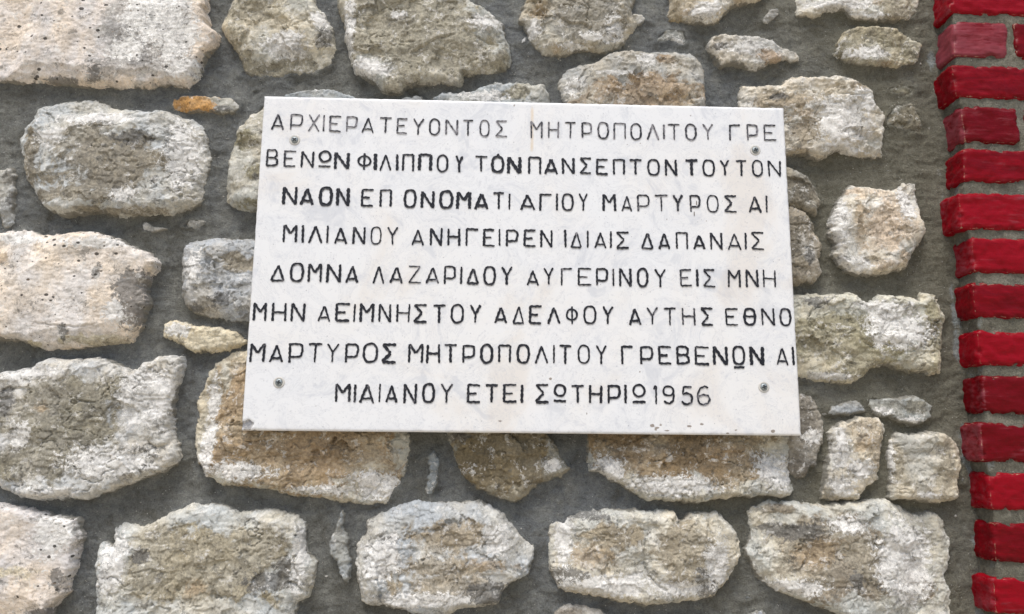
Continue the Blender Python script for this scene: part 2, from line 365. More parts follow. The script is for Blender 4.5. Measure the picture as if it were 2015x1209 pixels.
# (outline px, protrusion mm, shoulder mm, tone, stain, pitted, blobs[(kind,x,y,rx,ry)], label)
ST = [
 ([(-60,-60),(402,-60),(409,0),(406,22),(411,52),(430,71),(428,93),(409,112),(398,130),(395,149),(372,172),(335,167),(283,175),(208,172),(141,169),(86,164),(22,161),(-60,158)],
  36,14,CREAM,(150,146,138),1,[('b',290,60,80,110),('b',330,100,60,50),('b',250,130,50,30),('w',300,40,60,50),('w',350,70,50,60),('w',250,100,40,30),('w',370,140,40,25),('w',330,20,50,30),('d',115,160,30,7),('d',190,145,12,16)],'large cream pitted block filling the top left corner'),
 ([(470,-40),(460,0),(440,44),(440,61),(457,88),(471,111),(484,142),(531,152),(572,148),(622,145),(653,125),(661,98),(653,57),(641,34),(622,10),(620,-15),(600,-45)],
  24,22,(200,190,166),(132,124,100),0,[('b',470,100,25,60),('b',520,135,70,22),('b',590,125,40,20),('d',640,72,14,22),('b',500,20,60,26),('w',560,90,50,25),('w',630,40,20,20)],None),
 ([(690,-40),(668,8),(670,30),(680,51),(680,81),(690,111),(698,145),(724,159),(754,182),(788,186),(801,172),(842,165),(876,165),(906,169),(913,145),(926,148),(960,145),(994,138),(1007,118),(1002,98),(994,74),(987,51),(960,27),(926,7),(910,-30),(880,-45)],
  34,16,(184,178,160),(140,132,108),0,[('b',820,60,130,110),('b',880,110,90,50),('w',690,60,14,60),('w',725,140,40,22),('w',785,33,18,10),('b',980,120,25,20),('w',960,50,30,20)],'broad smooth olive stone above the plaque'),
 ([(1040,-40),(1034,0),(1021,39),(1034,57),(1046,85),(1067,111),(1103,110),(1145,101),(1181,103),(1219,96),(1232,80),(1250,59),(1255,46),(1243,34),(1244,15),(1243,-30)],
  30,16,(182,172,150),(130,126,114),0,[('b',1150,25,85,65),('o',1060,25,22,22),('o',1095,95,12,18),('w',1175,75,40,10),('w',1050,60,20,20),('w',1130,92,40,6),('w',1210,50,20,26)],None),
 ([(1246,30),(1262,31),(1270,41),(1257,50),(1248,44)],10,6,PALE,BR,0,[],None),
 ([(1024,84),(1028,70),(1035,74),(1034,88)],6,4,PALE,BR,0,[],None),
 ([(1316,-30),(1319,0),(1317,39),(1335,43),(1374,46),(1403,49),(1421,34),(1439,15),(1464,10),(1492,2),(1515,-30)],
  28,12,(204,192,168),(135,120,88),0,[('b',1330,28,14,25),('o',1352,22,14,14),('w',1390,20,36,22),('o',1440,2,40,8)],None),
 ([(1290,82),(1299,67),(1315,57),(1348,59),(1353,75),(1351,89),(1335,89),(1325,77),(1310,81)],5,6,(150,146,132),BR,0,[('w',1335,75,20,10)],None),
 ([(1503,42),(1514,19),(1529,16),(1532,28),(1511,47)],12,5,(160,152,136),BR,0,[],None),
 ([(1576,-40),(1567,30),(1600,33),(1626,22),(1656,22),(1682,37),(1719,42),(1749,40),(1790,39),(1805,22),(1808,-40)],
  20,12,(202,192,170),(140,130,104),0,[('b',1770,20,40,30),('w',1650,5,60,16),('w',1700,30,50,10),('o',1720,5,25,8)],None),
 ([(1390,95),(1403,75),(1439,74),(1477,75),(1503,78),(1529,93),(1567,104),(1571,119),(1540,119),(1511,130),(1485,139),(1462,131),(1440,126),(1418,135),(1403,114)],
  24,10,(192,184,168),(150,128,100),0,[('w',1470,95,50,14),('d',1415,90,14,7),('b',1520,110,30,12),('w',1500,130,20,6)],None),
 ([(1641,108),(1650,85),(1663,63),(1701,56),(1749,56),(1775,71),(1812,89),(1805,123),(1767,133),(1701,128),(1671,123)],
  22,12,(182,170,140),(120,112,86),0,[('b',1730,72,60,18),('b',1655,95,14,25),('w',1700,105,45,14),('o',1740,122,40,6),('b',1790,100,16,20)],None),
 ([(1101,155),(1129,132),(1168,128),(1204,108),(1245,103),(1279,108),(1323,107),(1361,114),(1382,134),(1384,168),(1388,206),(1382,250),(1120,250),(1108,199)],
  34,20,(178,172,158),(146,122,88),0,[('b',1270,190,110,38),('o',1330,200,50,18),('w',1270,120,30,14),('w',1210,150,40,5),('w',1130,170,18,20),('b',1310,122,16,12)],'long grey and tan stone tucked behind the plaque top edge'),
 ([(1455,197),(1459,171),(1496,173),(1533,171),(1552,158),(1607,158),(1656,156),(1693,171),(1712,182),(1719,208),(1738,231),(1734,260),(1735,309),(1682,309),(1648,295),(1607,316),(1581,305),(1548,309),(1490,300),(1455,240)],
  33,14,(198,188,168),(140,124,96),0,[('b',1540,200,60,22),('o',1565,230,50,10),('b',1575,260,36,24),('d',1530,195,20,8),('w',1650,240,60,50),('w',1700,200,30,25),('w',1660,292,50,12),('b',1690,175,30,9),('b',1570,300,20,10)],'big pale stone beside the top right corner of the plaque'),
 ([(1741,231),(1764,208),(1797,203),(1812,231),(1824,266),(1794,260),(1745,246)],5,10,(132,126,108),(110,102,80),0,[('b',1790,235,30,25)],None),
 ([(1745,172),(1775,167),(1806,171),(1797,186),(1756,183)],2.5,8,(122,118,100),(104,98,76),0,[('b',1780,176,20,8)],None),
 ([(1530,325),(1552,331),(1581,346),(1604,372),(1613,398),(1604,423),(1581,417),(1555,407),(1530,402)],
  26,16,(158,150,132),(104,96,78),0,[('b',1580,372,28,30)],None),
 ([(1530,405),(1555,407),(1580,422),(1598,445),(1600,463),(1617,486),(1609,512),(1615,538),(1602,555),(1561,558),(1530,556)],
  28,16,(162,152,134),(108,100,82),0,[('b',1580,440,20,24),('d',1588,505,10,12),('b',1570,535,25,20),('b',1565,480,16,26)],None),
 ([(1635,422),(1648,395),(1671,367),(1715,373),(1760,373),(1775,363),(1801,363),(1803,395),(1808,428),(1817,460),(1795,497),(1781,527),(1751,534),(1706,544),(1669,538),(1643,519),(1634,504),(1644,482),(1629,460)],
  36,18,(206,196,176),(186,164,134),0,[('o',1688,450,16,52),('b',1745,440,50,60),('w',1650,440,18,50),('w',1670,520,50,16),('b',1745,520,26,12),('w',1780,400,20,36),('b',1700,378,50,6)],'upright pale stone with a rust streak right of the plaque'),
 ([(1540,585),(1563,581),(1613,581),(1639,583),(1669,577),(1706,595),(1728,581),(1781,587),(1803,591),(1814,577),(1840,582),(1857,623),(1851,668),(1848,735),(1810,733),(1781,731),(1751,720),(1721,720),(1684,750),(1654,757),(1624,750),(1576,746),(1540,742)],
  30,18,(192,184,160),(134,126,94),0,[('b',1640,660,110,42),('b',1700,690,60,30),('w',1770,650,70,45),('w',1740,605,60,14),('b',1840,650,14,60),('b',1720,730,60,10),('w',1640,740,50,8),('d',1600,595,20,10)],None),
 ([(1545,780),(1576,778),(1596,780),(1610,808),(1621,847),(1617,872),(1606,890),(1606,920),(1592,918),(1585,936),(1564,941),(1551,922),(1548,860)],
  20,12,(150,144,132),(104,96,82),0,[('b',1590,830,20,50),('w',1600,860,22,14),('b',1580,915,26,20)],None),
 ([(1621,815),(1642,801),(1685,787),(1702,808),(1670,816)],8,8,(166,165,158),GB,0,[],None),
 ([(1709,801),(1713,785),(1766,784),(1802,782),(1830,798),(1832,823),(1802,838),(1773,830),(1748,819),(1727,819)],
  16,9,(160,158,146),(110,106,90),0,[('b',1800,805,26,10),('w',1745,808,20,8),('w',1790,828,30,7)],None),
 ([(1631,851),(1653,833),(1685,824),(1727,823),(1738,844),(1727,897),(1724,943),(1699,957),(1686,983),(1642,983),(1616,980),(1621,922),(1631,886)],
  30,12,(202,190,166),(150,134,106),0,[('o',1690,868,20,25),('b',1720,870,16,50),('w',1650,880,18,40),('w',1690,925,25,20),('b',1700,835,30,10),('w',1650,960,30,18)],None),
 ([(1750,869),(1763,855),(1809,855),(1827,849),(1873,865),(1886,883),(1883,922),(1882,978),(1869,982),(1844,990),(1812,986),(1770,982),(1746,979),(1748,922)],
  32,12,(188,178,156),(146,136,112),0,[('b',1855,920,16,50),('b',1765,930,9,36),('w',1755,900,7,40),('w',1820,975,25,7)],'small squared stone near the brick edge'),
 ([(1889,936),(1899,938),(1900,952),(1890,951)],5,4,PALE,GB,0,[],None),
 ([(1471,1007),(1501,989),(1544,986),(1617,994),(1670,989),(1745,984),(1784,1007),(1805,1015),(1830,1007),(1855,1025),(1869,1064),(1869,1092),(1858,1135),(1871,1167),(1866,1250),(1700,1250),(1642,1203),(1606,1192),(1553,1170),(1515,1156),(1490,1128),(1469,1092),(1476,1050)],
  36,22,(192,186,168),(126,112,88),0,[('b',1620,1100,90,80),('b',1700,1110,40,60),('o',1600,1090,50,40),('d',1560,1045,50,14),('w',1780,1100,60,90),('w',1560,1155,60,14),('w',1660,1030,40,16),('b',1800,1150,40,20),('d',1680,1140,14,14),('b',1540,1000,40,10)],None),
 ([(1155,810),(1155,855),(1164,925),(1178,926),(1206,947),(1242,965),(1274,982),(1313,986),(1363,990),(1398,982),(1455,977),(1460,970),(1466,976),(1508,975),(1551,976),(1561,965),(1555,950),(1551,904),(1561,858),(1555,810)],
  33,14,(190,184,166),(122,102,72),0,[('b',1330,880,170,58),('b',1440,920,80,34),('o',1240,870,50,26),('o',1420,890,60,26),('w',1200,925,36,26),('w',1320,955,90,18),('w',1520,930,40,40)],'wide tan stone showing under the plaque bottom edge, right'),
 ([(1080,1050),(1083,1028),(1108,1031),(1126,1014),(1165,1004),(1242,1004),(1277,1004),(1327,1007),(1332,1028),(1356,1011),(1409,1009),(1430,1025),(1450,1060),(1456,1085),(1441,1121),(1423,1146),(1405,1172),(1348,1181),(1270,1190),(1235,1185),(1178,1174),(1135,1167),(1100,1156),(1084,1128)],
  34,20,(196,188,168),(136,122,94),0,[('b',1345,1085,70,60),('b',1215,1055,46,22),('o',1160,1090,50,26),('d',1118,1130,36,14),('w',1110,1060,20,40),('w',1200,1150,90,22),('w',1410,1110,24,50),('w',1330,1155,50,14),('d',1390,1155,22,24),('d',1155,1015,50,10)],None),
 ([(880,810),(881,851),(895,897),(910,936),(942,961),(966,972),(1009,986),(1030,979),(1048,961),(1066,947),(1098,940),(1120,922),(1105,904),(1091,876),(1076,851),(1070,810)],
  26,20,(150,142,122),(104,92,68),0,[('b',980,900,80,60),('d',900,860,25,10),('b',1040,880,30,30),('w',1090,915,20,12)],None),
 ([(853,888),(863,911),(859,950),(849,973),(838,968),(840,943),(849,933),(842,901)],14,5,(138,138,130),GB,0,[],'thin upright grey sliver'),
 ([(722,1028),(764,1004),(825,984),(874,989),(935,984),(981,1004),(998,1025),(1023,1050),(1052,1078),(1041,1128),(1009,1142),(988,1163),(981,1185),(949,1192),(903,1199),(885,1210),(825,1207),(764,1194),(718,1188),(711,1163),(702,1117),(704,1075),(722,1050)],
  37,22,(186,184,176),(142,126,96),0,[('b',885,1060,60,26),('b',850,1115,90,20),('o',960,1110,60,16),('b',880,1150,80,18),('d',960,1165,40,20),('d',772,1062,10,8),('w',750,1100,40,40),('w',830,1180,80,14),('w',980,1060,30,26)],None),
 ([(674,1005),(676,1043),(684,1060),(687,1085),(693,1099),(684,1146),(675,1138),(665,1106),(651,1089),(656,1050)],
  20,7,(150,152,148),GB,0,[],'dagger shaped grey sliver'),
 ([(383,851),(390,911),(408,933),(443,954),(479,957),(525,961),(568,972),(624,976),(686,989),(757,994),(771,979),(793,940),(805,886),(806,851),(795,800),(520,685),(484,689),(454,698),(424,716),(402,754),(387,791),(391,828)],
  34,18,(196,186,162),(150,124,84),0,[('b',590,900,170,70),('o',560,880,110,36),('o',650,880,60,50),('o',470,740,30,60),('b',470,800,50,90),('w',480,930,60,20),('w',740,955,50,26),('w',410,880,18,60),('w',640,965,60,9),('w',415,790,12,50)],'ochre stained stone under the bottom left corner of the plaque'),
 ([(0,757),(7,735),(67,727),(97,707),(164,709),(208,707),(264,730),(316,703),(362,703),(363,735),(350,768),(345,809),(344,851),(355,883),(351,911),(309,933),(266,947),(227,964),(177,981),(124,979),(71,984),(35,973),(0,954),(-28,900),(-28,800)],
  37,18,(194,190,180),(126,118,94),0,[('b',120,840,110,80),('b',70,900,90,40),('b',230,770,40,26),('w',45,860,22,24),('w',290,780,50,60),('w',220,910,90,30),('w',60,735,60,16),('d',285,900,20,18),('d',15,790,16,30),('w',95,968,60,10),('o',90,805,14,14)],None),
 ([(-60,985),(0,990),(46,1000),(106,1012),(156,1021),(160,1042),(167,1057),(156,1085),(153,1117),(138,1153),(142,1163),(106,1192),(103,1250),(-60,1250)],
  34,12,(214,200,184),(200,186,150),1,[('w',110,1050,40,50),('d',118,1140,10,16),('b',30,1125,50,8),('d',85,1205,30,10)],'pinkish cream pitted block in the bottom left corner'),
 ([(192,1085),(202,1067),(227,1075),(227,1042),(248,1032),(294,1033),(333,1011),(383,993),(433,993),(472,1008),(525,1003),(568,1011),(600,1028),(603,1085),(624,1103),(617,1149),(607,1174),(585,1188),(568,1250),(205,1250),(197,1209),(195,1135)],
  36,20,(190,186,172),(142,130,100),0,[('b',400,1110,150,60),('o',385,1155,30,20),('d',540,1145,40,14),('b',520,1080,50,40),('d',280,1090,14,14),('w',590,1100,16,60),('w',225,1110,26,60),('b',330,1060,50,16),('d',560,1120,16,20)],None),
 ([(-60,455),(0,456),(63,454),(89,466),(149,460),(190,460),(238,474),(268,493),(298,500),(318,519),(298,545),(287,567),(294,601),(283,638),(264,672),(223,679),(149,686),(86,685),(45,672),(0,670),(-60,668)],
  38,16,(216,201,182),(160,150,120),1,[('d',260,560,30,30),('d',270,610,26,30),('w',200,480,70,12),('w',40,470,60,10),('w',235,620,26,26),('b',190,672,70,9),('d',132,653,10,13),('d',195,540,8,12),('b',60,680,30,6),('o',8,510,18,20)],'cream pitted block at the left edge'),
 ([(365,482),(417,471),(502,474),(545,480),(545,628),(476,634),(417,626),(372,608),(359,579),(361,519)],
  30,22,(174,172,166),(130,120,98),0,[('b',400,600,36,12),('d',440,590,20,12),('b',470,520,30,20),('d',385,605,16,8),('w',385,520,16,36)],None),
 ([(324,640),(342,632),(394,643),(443,648),(469,657),(486,675),(450,689),(387,691),(357,678),(323,661)],
  22,10,(214,202,172),(200,184,150),0,[('w',350,650,24,12)],'smooth cream sliver at the left side of the plaque'),
 ([(275,455),(283,437),(300,446),(329,450),(300,457)],6,4,(196,186,166),BR,0,[],None),
 ([(357,447),(372,432),(402,436),(387,451)],6,6,(160,158,150),GB,0,[],None),
 ([(41,275),(52,253),(74,216),(104,208),(149,201),(194,201),(238,218),(320,221),(372,234),(398,246),(409,275),(413,316),(406,357),(400,398),(372,413),(328,421),(238,424),(194,417),(130,427),(93,409),(74,383),(56,354),(48,316)],
  37,20,(190,187,176),(124,114,92),0,[('b',210,330,90,50),('b',170,280,60,44),('b',260,310,46,40),('d',260,275,34,14),('d',308,358,8,7),('w',360,310,40,80),('w',100,270,30,20),('w',180,235,80,14),('w',250,385,26,16),('b',62,310,20,60),('b',160,385,90,14),('b',240,415,90,5)],'large grey stone with a brown heart, left of the plaque'),
 ([(525,200),(484,238),(469,261),(458,298),(450,342),(447,395),(469,409),(499,417),(560,412),(560,205)],
  28,22,(184,178,160),(126,118,84),0,[('b',500,340,22,14),('b',480,280,22,24),('d',505,350,10,7),('b',500,400,40,8)],None),
 ([(342,195),(395,191),(458,197),(474,207),(461,223),(402,221),(345,217)],
  16,6,(182,172,150),(168,124,66),0,[('b',376,206,48,28),('b',372,206,44,28),('d',440,212,24,8)],'thin sliver with an orange stain'),
 ([(-40,336),(4,335),(26,331),(28,354),(25,441),(7,444),(-12,400),(-40,400)],14,7,(172,170,162),(116,110,98),0,[('b',12,350,10,12),('d',12,390,8,12)],None),
 ([(563,187),(609,180),(643,180),(683,189),(719,197),(700,235),(570,230)],22,10,(168,169,162),GB,0,[],None),
 ([(852,195),(876,184),(926,184),(960,169),(1011,165),(1044,171),(1068,169),(1080,189),(1080,206),(1070,245),(860,240)],
  26,14,(168,168,160),(132,124,98),0,[('b',1020,182,26,16),('w',960,190,50,12)],None),
 ([(775,198),(800,193),(828,191),(832,215),(780,215)],12,6,(176,178,176),GB,0,[],None),
 ([(1078,1250),(1092,1205),(1110,1193),(1150,1192),(1180,1203),(1235,1250)],14,10,(176,170,158),(126,116,100),0,[('b',1110,1205,30,10)],None),
 ([(1455,1250),(1473,1208),(1500,1204),(1535,1250)],10,8,(170,172,172),GB,0,[],None),
 ([(1459,1184),(1468,1171),(1488,1167),(1481,1180)],3,5,(168,172,172),GB,0,[],None),
]
PL = [(520,190),(1542,212),(1577,857),(475,848)]     # plaque corners in the photo
PY = -0.058                                          # plane of the plaque face
pc = np.array([at(x, y, PY) for x, y in PL])
px0, px1 = (pc[0,0]+pc[3,0])/2, (pc[1,0]+pc[2,0])/2
pz1, pz0 = (pc[0,2]+pc[1,2])/2, (pc[2,2]+pc[3,2])/2
BP = 0.064                                           # how far the brick edging stands proud
X_COL = float(at(1925, 604, -BP)[0])                 # its left face
print('plaque', px0, px1, pz0, pz1, 'col', X_COL)

stones = []
for i, s in enumerate(ST):
    P = smooth_poly([at(a, b, -.006)[[0, 2]] for a, b in s[0]])
    stones.append(dict(poly=P, H=s[1]/1000, R=s[2]/1000, tone=s[3], stain=s[4], pit=s[5], blobs=[(k, at(x, y, -.02)[[0, 2]], rx/1000, ry/1000) for k, x, y, rx, ry in s[6]], label=s[7], res=.0017, seed=i*31+5))
# the same masonry goes on past the edges of the photograph
fr = random.Random(11)
tx = [s['poly'] for s in stones]
allp = list(tx)
for row in range(-2, 9):
    zc = 1.06 + row*0.225
    x = -2.15 + fr.uniform(0, .15)
    while x < 2.6:
        w = fr.uniform(.2, .42); h = fr.uniform(.15, .195)
        cx = x+w/2; x += w+.045
        if X_COL-.05-w/2 < cx < X_COL+.37+w/2: continue
        inframe = (-1.02 < cx < 1.1) and (1.32 < zc < 2.56)
        k = 11; pts = []
        for a in range(k):
            an = 2*math.pi*a/k + fr.uniform(-.12, .12)
            ca, sa = math.cos(an), math.sin(an)
            e = 3.2; r = (abs(ca)**e+abs(sa)**e)**(-1/e)*fr.uniform(.86, 1.02)
            pts.append((cx+ca*r*w/2, zc+sa*r*h/2+fr.uniform(-.006, .006)))
        P = smooth_poly(pts, 3)
        ok = True
        for q in allp:
            if q[:, 0].min()-.03 < P[:, 0].max() and q[:, 0].max()+.03 > P[:, 0].min() and q[:, 1].min()-.03 < P[:, 1].max() and q[:, 1].max()+.03 > P[:, 1].min():
                if sdist(P, q).max() > -.018 or sdist(q, P).max() > -.018: ok = False; break
        if not ok or inframe: continue
        allp.append(P)
        tone = fr.choice([PALE, CREAM, WARM, COOL, GREYP]); pit = tone == CREAM
        bl = [('b', np.array((cx+fr.uniform(-.05, .05), zc+fr.uniform(-.02, .02))), w*.33, h*.3), ('w', np.array((cx+fr.uniform(-.1, .1), zc+fr.uniform(-.05, .05))), .05, .03), ('d', np.array((cx+fr.uniform(-.1, .1), zc+fr.uniform(-.05, .05))), .03, .02)]
        stones.append(dict(poly=P, H=fr.uniform(.026, .038), R=fr.uniform(.012, .022), tone=tone, stain=fr.choice([BR, OL, GB, TAN]), pit=pit, blobs=bl, label=None, res=.005, seed=fr.randint(900, 9000)))
print('stones', len(stones))

def outline_noise(X, Z, seed):
    return .0045*fbm(X*34, Z*34, seed+3, 4, .6) + .0032*fbm(X*95, Z*95, seed+9, 4, .65)

wall = thing('stone_wall', 'rubble stone wall of pale and brown stones bedded in grey cement mortar', 'stone wall')

# cracks, split ledges and knobs seen on single stones: (line px, groove mm, groove width mm, ledge mm: the side left of the line stands proud)
CUTS = [([(803,106),(830,93),(862,78),(905,66)],2.5,2.2,4.5),([(935,70),(955,79),(972,84)],5,2,3),([(912,132),(926,118),(945,110)],4,2,2),([(872,151),(905,164)],3,2,3),
 ([(1648,184),(1690,187),(1714,181)],4,2,3.5),([(1545,243),(1575,238),(1598,222)],2,2,3.5),([(1272,1046),(1270,1075),(1267,1108),(1276,1132),(1292,1152),(1312,1164)],6,2.2,-2.5),
 ([(1690,662),(1712,679),(1722,684)],4,1.8,2.5),([(1632,684),(1668,704)],2.5,1.6,2),([(1735,673),(1765,684)],4,1.6,2.5),([(342,846),(332,872),(308,881),(286,868)],4,2.5,-4),([(204,735),(214,762),(222,785)],3,2,2),
 ([(790,1146),(808,1151),(806,1166)],4,1.8,1.5),([(955,1160),(943,1180)],4,2,2),([(130,264),(146,250),(166,240)],2,2,4),([(74,216),(92,220),(102,236)],5,2,1),([(60,634),(110,641),(150,644),(195,638)],2.5,1.5,1.5),
 ([(1456,932),(1458,974)],5,1.8,1.5),([(1252,1018),(1260,1042),(1275,1046)],3,1.8,1.5),([(585,1075),(578,1120),(600,1160)],3,2.2,4),([(560,1145),(582,1150),(598,1168)],5,3,3),([(1555,442),(1590,438),(1604,450)],3,2,3),
 ([(700,1040),(735,1060),(760,1050)],2,2,2),([(1365,1088),(1385,1084),(1398,1086)],2.5,1.6,1),([(470,745),(462,790),(440,850),(432,900)],2,2,2.5),([(500,760),(490,800),(505,830)],1.5,2,2),([(1655,1190),(1700,1165),(1720,1120)],2,2,2.5),
 ([(640,40),(628,70),(612,84)],4,2.5,2.5),([(1600,640),(1650,655),(1700,640)],1.2,2,1.5),([(250,1130),(300,1120),(350,1135)],1.5,2,2),([(1100,100),(1145,92),(1210,70)],1.5,2,2.5),([(70,890),(140,905),(160,940)],1.2,2,1.5)]
BULGES = [(1345,1088,64,62,8),(975,112,30,24,5),(318,835,34,40,4),(1640,1040,60,30,4),(130,470,90,30,3),(1210,140,60,30,3)]
CUTW = [(at([p[0] for p in c[0]], [p[1] for p in c[0]], -.03)[:, [0, 2]], c[1]/1000, c[2]/1000, c[3]/1000) for c in CUTS]
BULW = [(at(b[0], b[1], -.03)[[0, 2]], b[2]/1000, b[3]/1000, b[4]/1000) for b in BULGES]
def carve(X, Z, sd, tt):
    o = np.zeros(X.shape); lo = (X.min(), Z.min()); hi = (X.max(), Z.max())
    wx = .0022*fbm(X*90, Z*90, sd+301, 3); wz = .0022*fbm(X*90, Z*90, sd+302, 3)
    for L, gd, gw, st in CUTW:
        c = L.mean(0)
        if not (lo[0] < c[0] < hi[0] and lo[1] < c[1] < hi[1]): continue
        bd = np.full(X.shape, 9.); sg = np.zeros(X.shape); en = np.zeros(X.shape)
        n = len(L)-1
        for i in range(n):
            a, b = L[i], L[i+1]; ab = b-a; l2 = (ab**2).sum(); px, pz = X+wx-a[0], Z+wz-a[1]
            t = np.clip((px*ab[0]+pz*ab[1])/l2, 0, 1); dx, dz = px-t*ab[0], pz-t*ab[1]; d = np.sqrt(dx*dx+dz*dz)
            m = d < bd; bd = np.where(m, d, bd); sg = np.where(m, np.sign(ab[0]*dz-ab[1]*dx), sg); en = np.where(m, (i+t)/n, en)
        fade = sst(0, .22, en)*(1-sst(.78, 1, en))
        o -= gd*np.exp(-(bd/gw)**2)*(.35+.65*fade)
        o += st*.5*sg*np.exp(-bd/.016)*fade*sst(0, .0012, bd)
    for c, rx, ry, hh_ in BULW:
        if lo[0] < c[0] < hi[0] and lo[1] < c[1] < hi[1]:
            o += hh_*np.sqrt(np.clip(1-((X-c[0])/rx)**2-((Z-c[1])/ry)**2, 0, 1))
    return o*tt
def build_stone(s):
    P = s['poly']; res = s['res']; sd = s['seed']; rr = random.Random(sd)
    lo = P.min(0)-.012; hi = P.max(0)+.012
    gx = np.arange(lo[0], hi[0]+res, res); gz = np.arange(lo[1], hi[1]+res, res)
    X, Z = np.meshgrid(gx, gz)
    pts = np.stack([X.ravel(), Z.ravel()], 1)
    d = sdist(pts, P).reshape(X.shape) + outline_noise(X, Z, sd)*min(1, s['H']/.015) + .0022
    c = P.mean(0); ext = (P.max(0)-P.min(0))
    H, R = s['H']*.88, s['R']
    crag = rr.choice([.35, .5, .65, .9]) if not s['pit'] else 1; k0 = crag
    u = X-c[0]; w = Z-c[1]
    big = min(ext)
    k = min(1.0, big/.14)
    # broken face: lowest of several tilted planes
    hf = np.full(X.shape, H*1.02)
    for q in range(rr.randint(5, 8)):
        a = rr.uniform(0, 2*math.pi); sl = rr.uniform(.06, .46)
        off = rr.uniform(.16, .46)
        wob = .004*fbm(X*20, Z*20, sd+q*7, 3)
        pl = H + sl*(off*(abs(math.cos(a))*ext[0]+abs(math.sin(a))*ext[1]) - (u*math.cos(a)+w*math.sin(a))) + wob
        hf = np.minimum(hf, pl)
    hf = np.maximum(hf, H*.35)
    Rl = R*(1+.45*fbm(X*14, Z*14, sd+21, 3))
    t = np.clip(d/np.maximum(Rl, .003), 0, 1)
    h = hf*(1-(1-t)**2.3)**.62
    # flaked ledges
    if not s['pit']:
        q = fbm(X*11+.4*fbm(X*30, Z*30, sd+2, 3), Z*16, sd+41, 4)
        led = (sst(-.05, -.02, q)*.45 + sst(.22, .24, q)*.35 + sst(-.34, -.32, q)*.4)
        h = h + (led-.6)*.0050*k*t
        cr = np.abs(fbm(X*9, Z*13, sd+77, 4)); h = h - .0055*k*(1-sst(0, .020, cr))*t*sst(.0, .35, fbm(X*6, Z*6, sd+78, 2))
        rg = .30+.95*sst(-.25, .45, fbm(X*13, Z*13, sd+55, 3))
        wx = .35*fbm(X*30, Z*30, sd+1, 4); wz = .35*fbm(X*30, Z*30, sd+2, 4)
        h = h + .0040*k*t*fbm(X*12, Z*12, sd+51, 3) + .0080*k*t*facets(X*12+wx, Z*14+wz, sd+200, 1.1)*(.35+.8*rg)*(.4+.6*crag)
        h = h + .0032*crag*t*rg*facets(X*44+wx*2, Z*56+wz*2, sd+210, .8) + .0012*crag*rg*t*fbm(X*70, Z*80, sd+61, 4, .6)
    else:
        h = h + .0030*k*t*fbm(X*14, Z*14, sd+51, 3) + .0016*t*fbm(X*70, Z*120, sd+61, 4, .65)
    if res < .003: h = h + carve(X, Z, sd, t)
    edge = np.exp(-((d-.006)/.008)**2)
    h = h + edge*.004*fbm(X*60, Z*60, sd+91, 4, .6)
    h = np.where(d < 0, d*1.6, h)
    # stones behind the slab stop short of it
    dp = np.minimum(np.minimum(X-px0, px1-X), np.minimum(Z-pz0, pz1-Z))
    lim = np.where(dp > -.006, .0315, .2)
    h = np.minimum(h, lim)
    keep = d > -.007
    # masks of pigment
    n = X.size
    mk = {'b': np.full(X.shape, -.1), 'w': np.full(X.shape, .02), 'o': np.full(X.shape, -.3), 'd': np.full(X.shape, -.02)}
    if s['pit']: mk['d'] -= .2
    for kd, bc, rx, ry in s['blobs']:
        wx = .42*fbm(X*13, Z*13, sd+15, 4); wz = .42*fbm(X*13, Z*13, sd+16, 4)
        r = np.sqrt(((X-bc[0])/(rx)+wx)**2+((Z-bc[1])/(ry)+wz)**2)
        sh = min(1.0, .45+min(rx, ry)*9)
        mk[kd] = np.maximum(mk[kd], np.clip(.5+(1-r)*.75*sh+ (.08 if kd in 'bd' else .0), -.3, .95))
    idx = -np.ones(n, int); kv = keep.ravel()
    a = kv.reshape(X.shape); fq = a[:-1, :-1] & a[1:, :-1] & a[:-1, 1:] & a[1:, 1:]
    nx = X.shape[1]; r_, c_ = np.nonzero(fq); i0 = r_*nx+c_
    F = np.stack([i0, i0+1, i0+nx+1, i0+nx], 1)
    used = np.unique(F); idx[used] = np.arange(len(used)); F2 = idx[F]
    V = np.stack([u.ravel(), -h.ravel(), w.ravel()], 1)[used]
    # skirt: the stone runs back into the wall
    E = np.concatenate([F2[:, [0, 1]], F2[:, [1, 2]], F2[:, [2, 3]], F2[:, [3, 0]]])
    key = np.sort(E, 1); ky = key[:, 0]*10000000+key[:, 1]
    _, first, cnt = np.unique(ky, return_index=True, return_counts=True)
    be = E[first[cnt == 1]]
    bv = np.unique(be); mp = -np.ones(len(V), int); mp[bv] = len(V)+np.arange(len(bv))
    VB = V[bv].copy(); VB[:, 1] = .06
    FS = np.stack([be[:, 1], be[:, 0], mp[be[:, 0]], mp[be[:, 1]]], 1)
    V = np.concatenate([V, VB]); F3 = np.concatenate([F2, FS])
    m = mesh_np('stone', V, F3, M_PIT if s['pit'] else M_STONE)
    ca = m.color_attributes.new('mask', 'FLOAT_COLOR', 'POINT')
    mm = np.stack([mk['b'].ravel(), mk['w'].ravel(), mk['o'].ravel(), mk['d'].ravel()], 1)[used]
    mm = np.concatenate([mm, mm[bv]]).astype(np.float32)
    ca.data.foreach_set('color', mm.ravel())
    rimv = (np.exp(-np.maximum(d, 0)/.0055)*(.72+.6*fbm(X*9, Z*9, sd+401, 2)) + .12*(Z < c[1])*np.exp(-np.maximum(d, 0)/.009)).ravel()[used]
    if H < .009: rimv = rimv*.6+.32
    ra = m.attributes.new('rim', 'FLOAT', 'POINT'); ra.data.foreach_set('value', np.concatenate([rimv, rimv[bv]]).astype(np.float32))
    o = link('stone', m, wall, (c[0], 0, c[1]), s['label'])
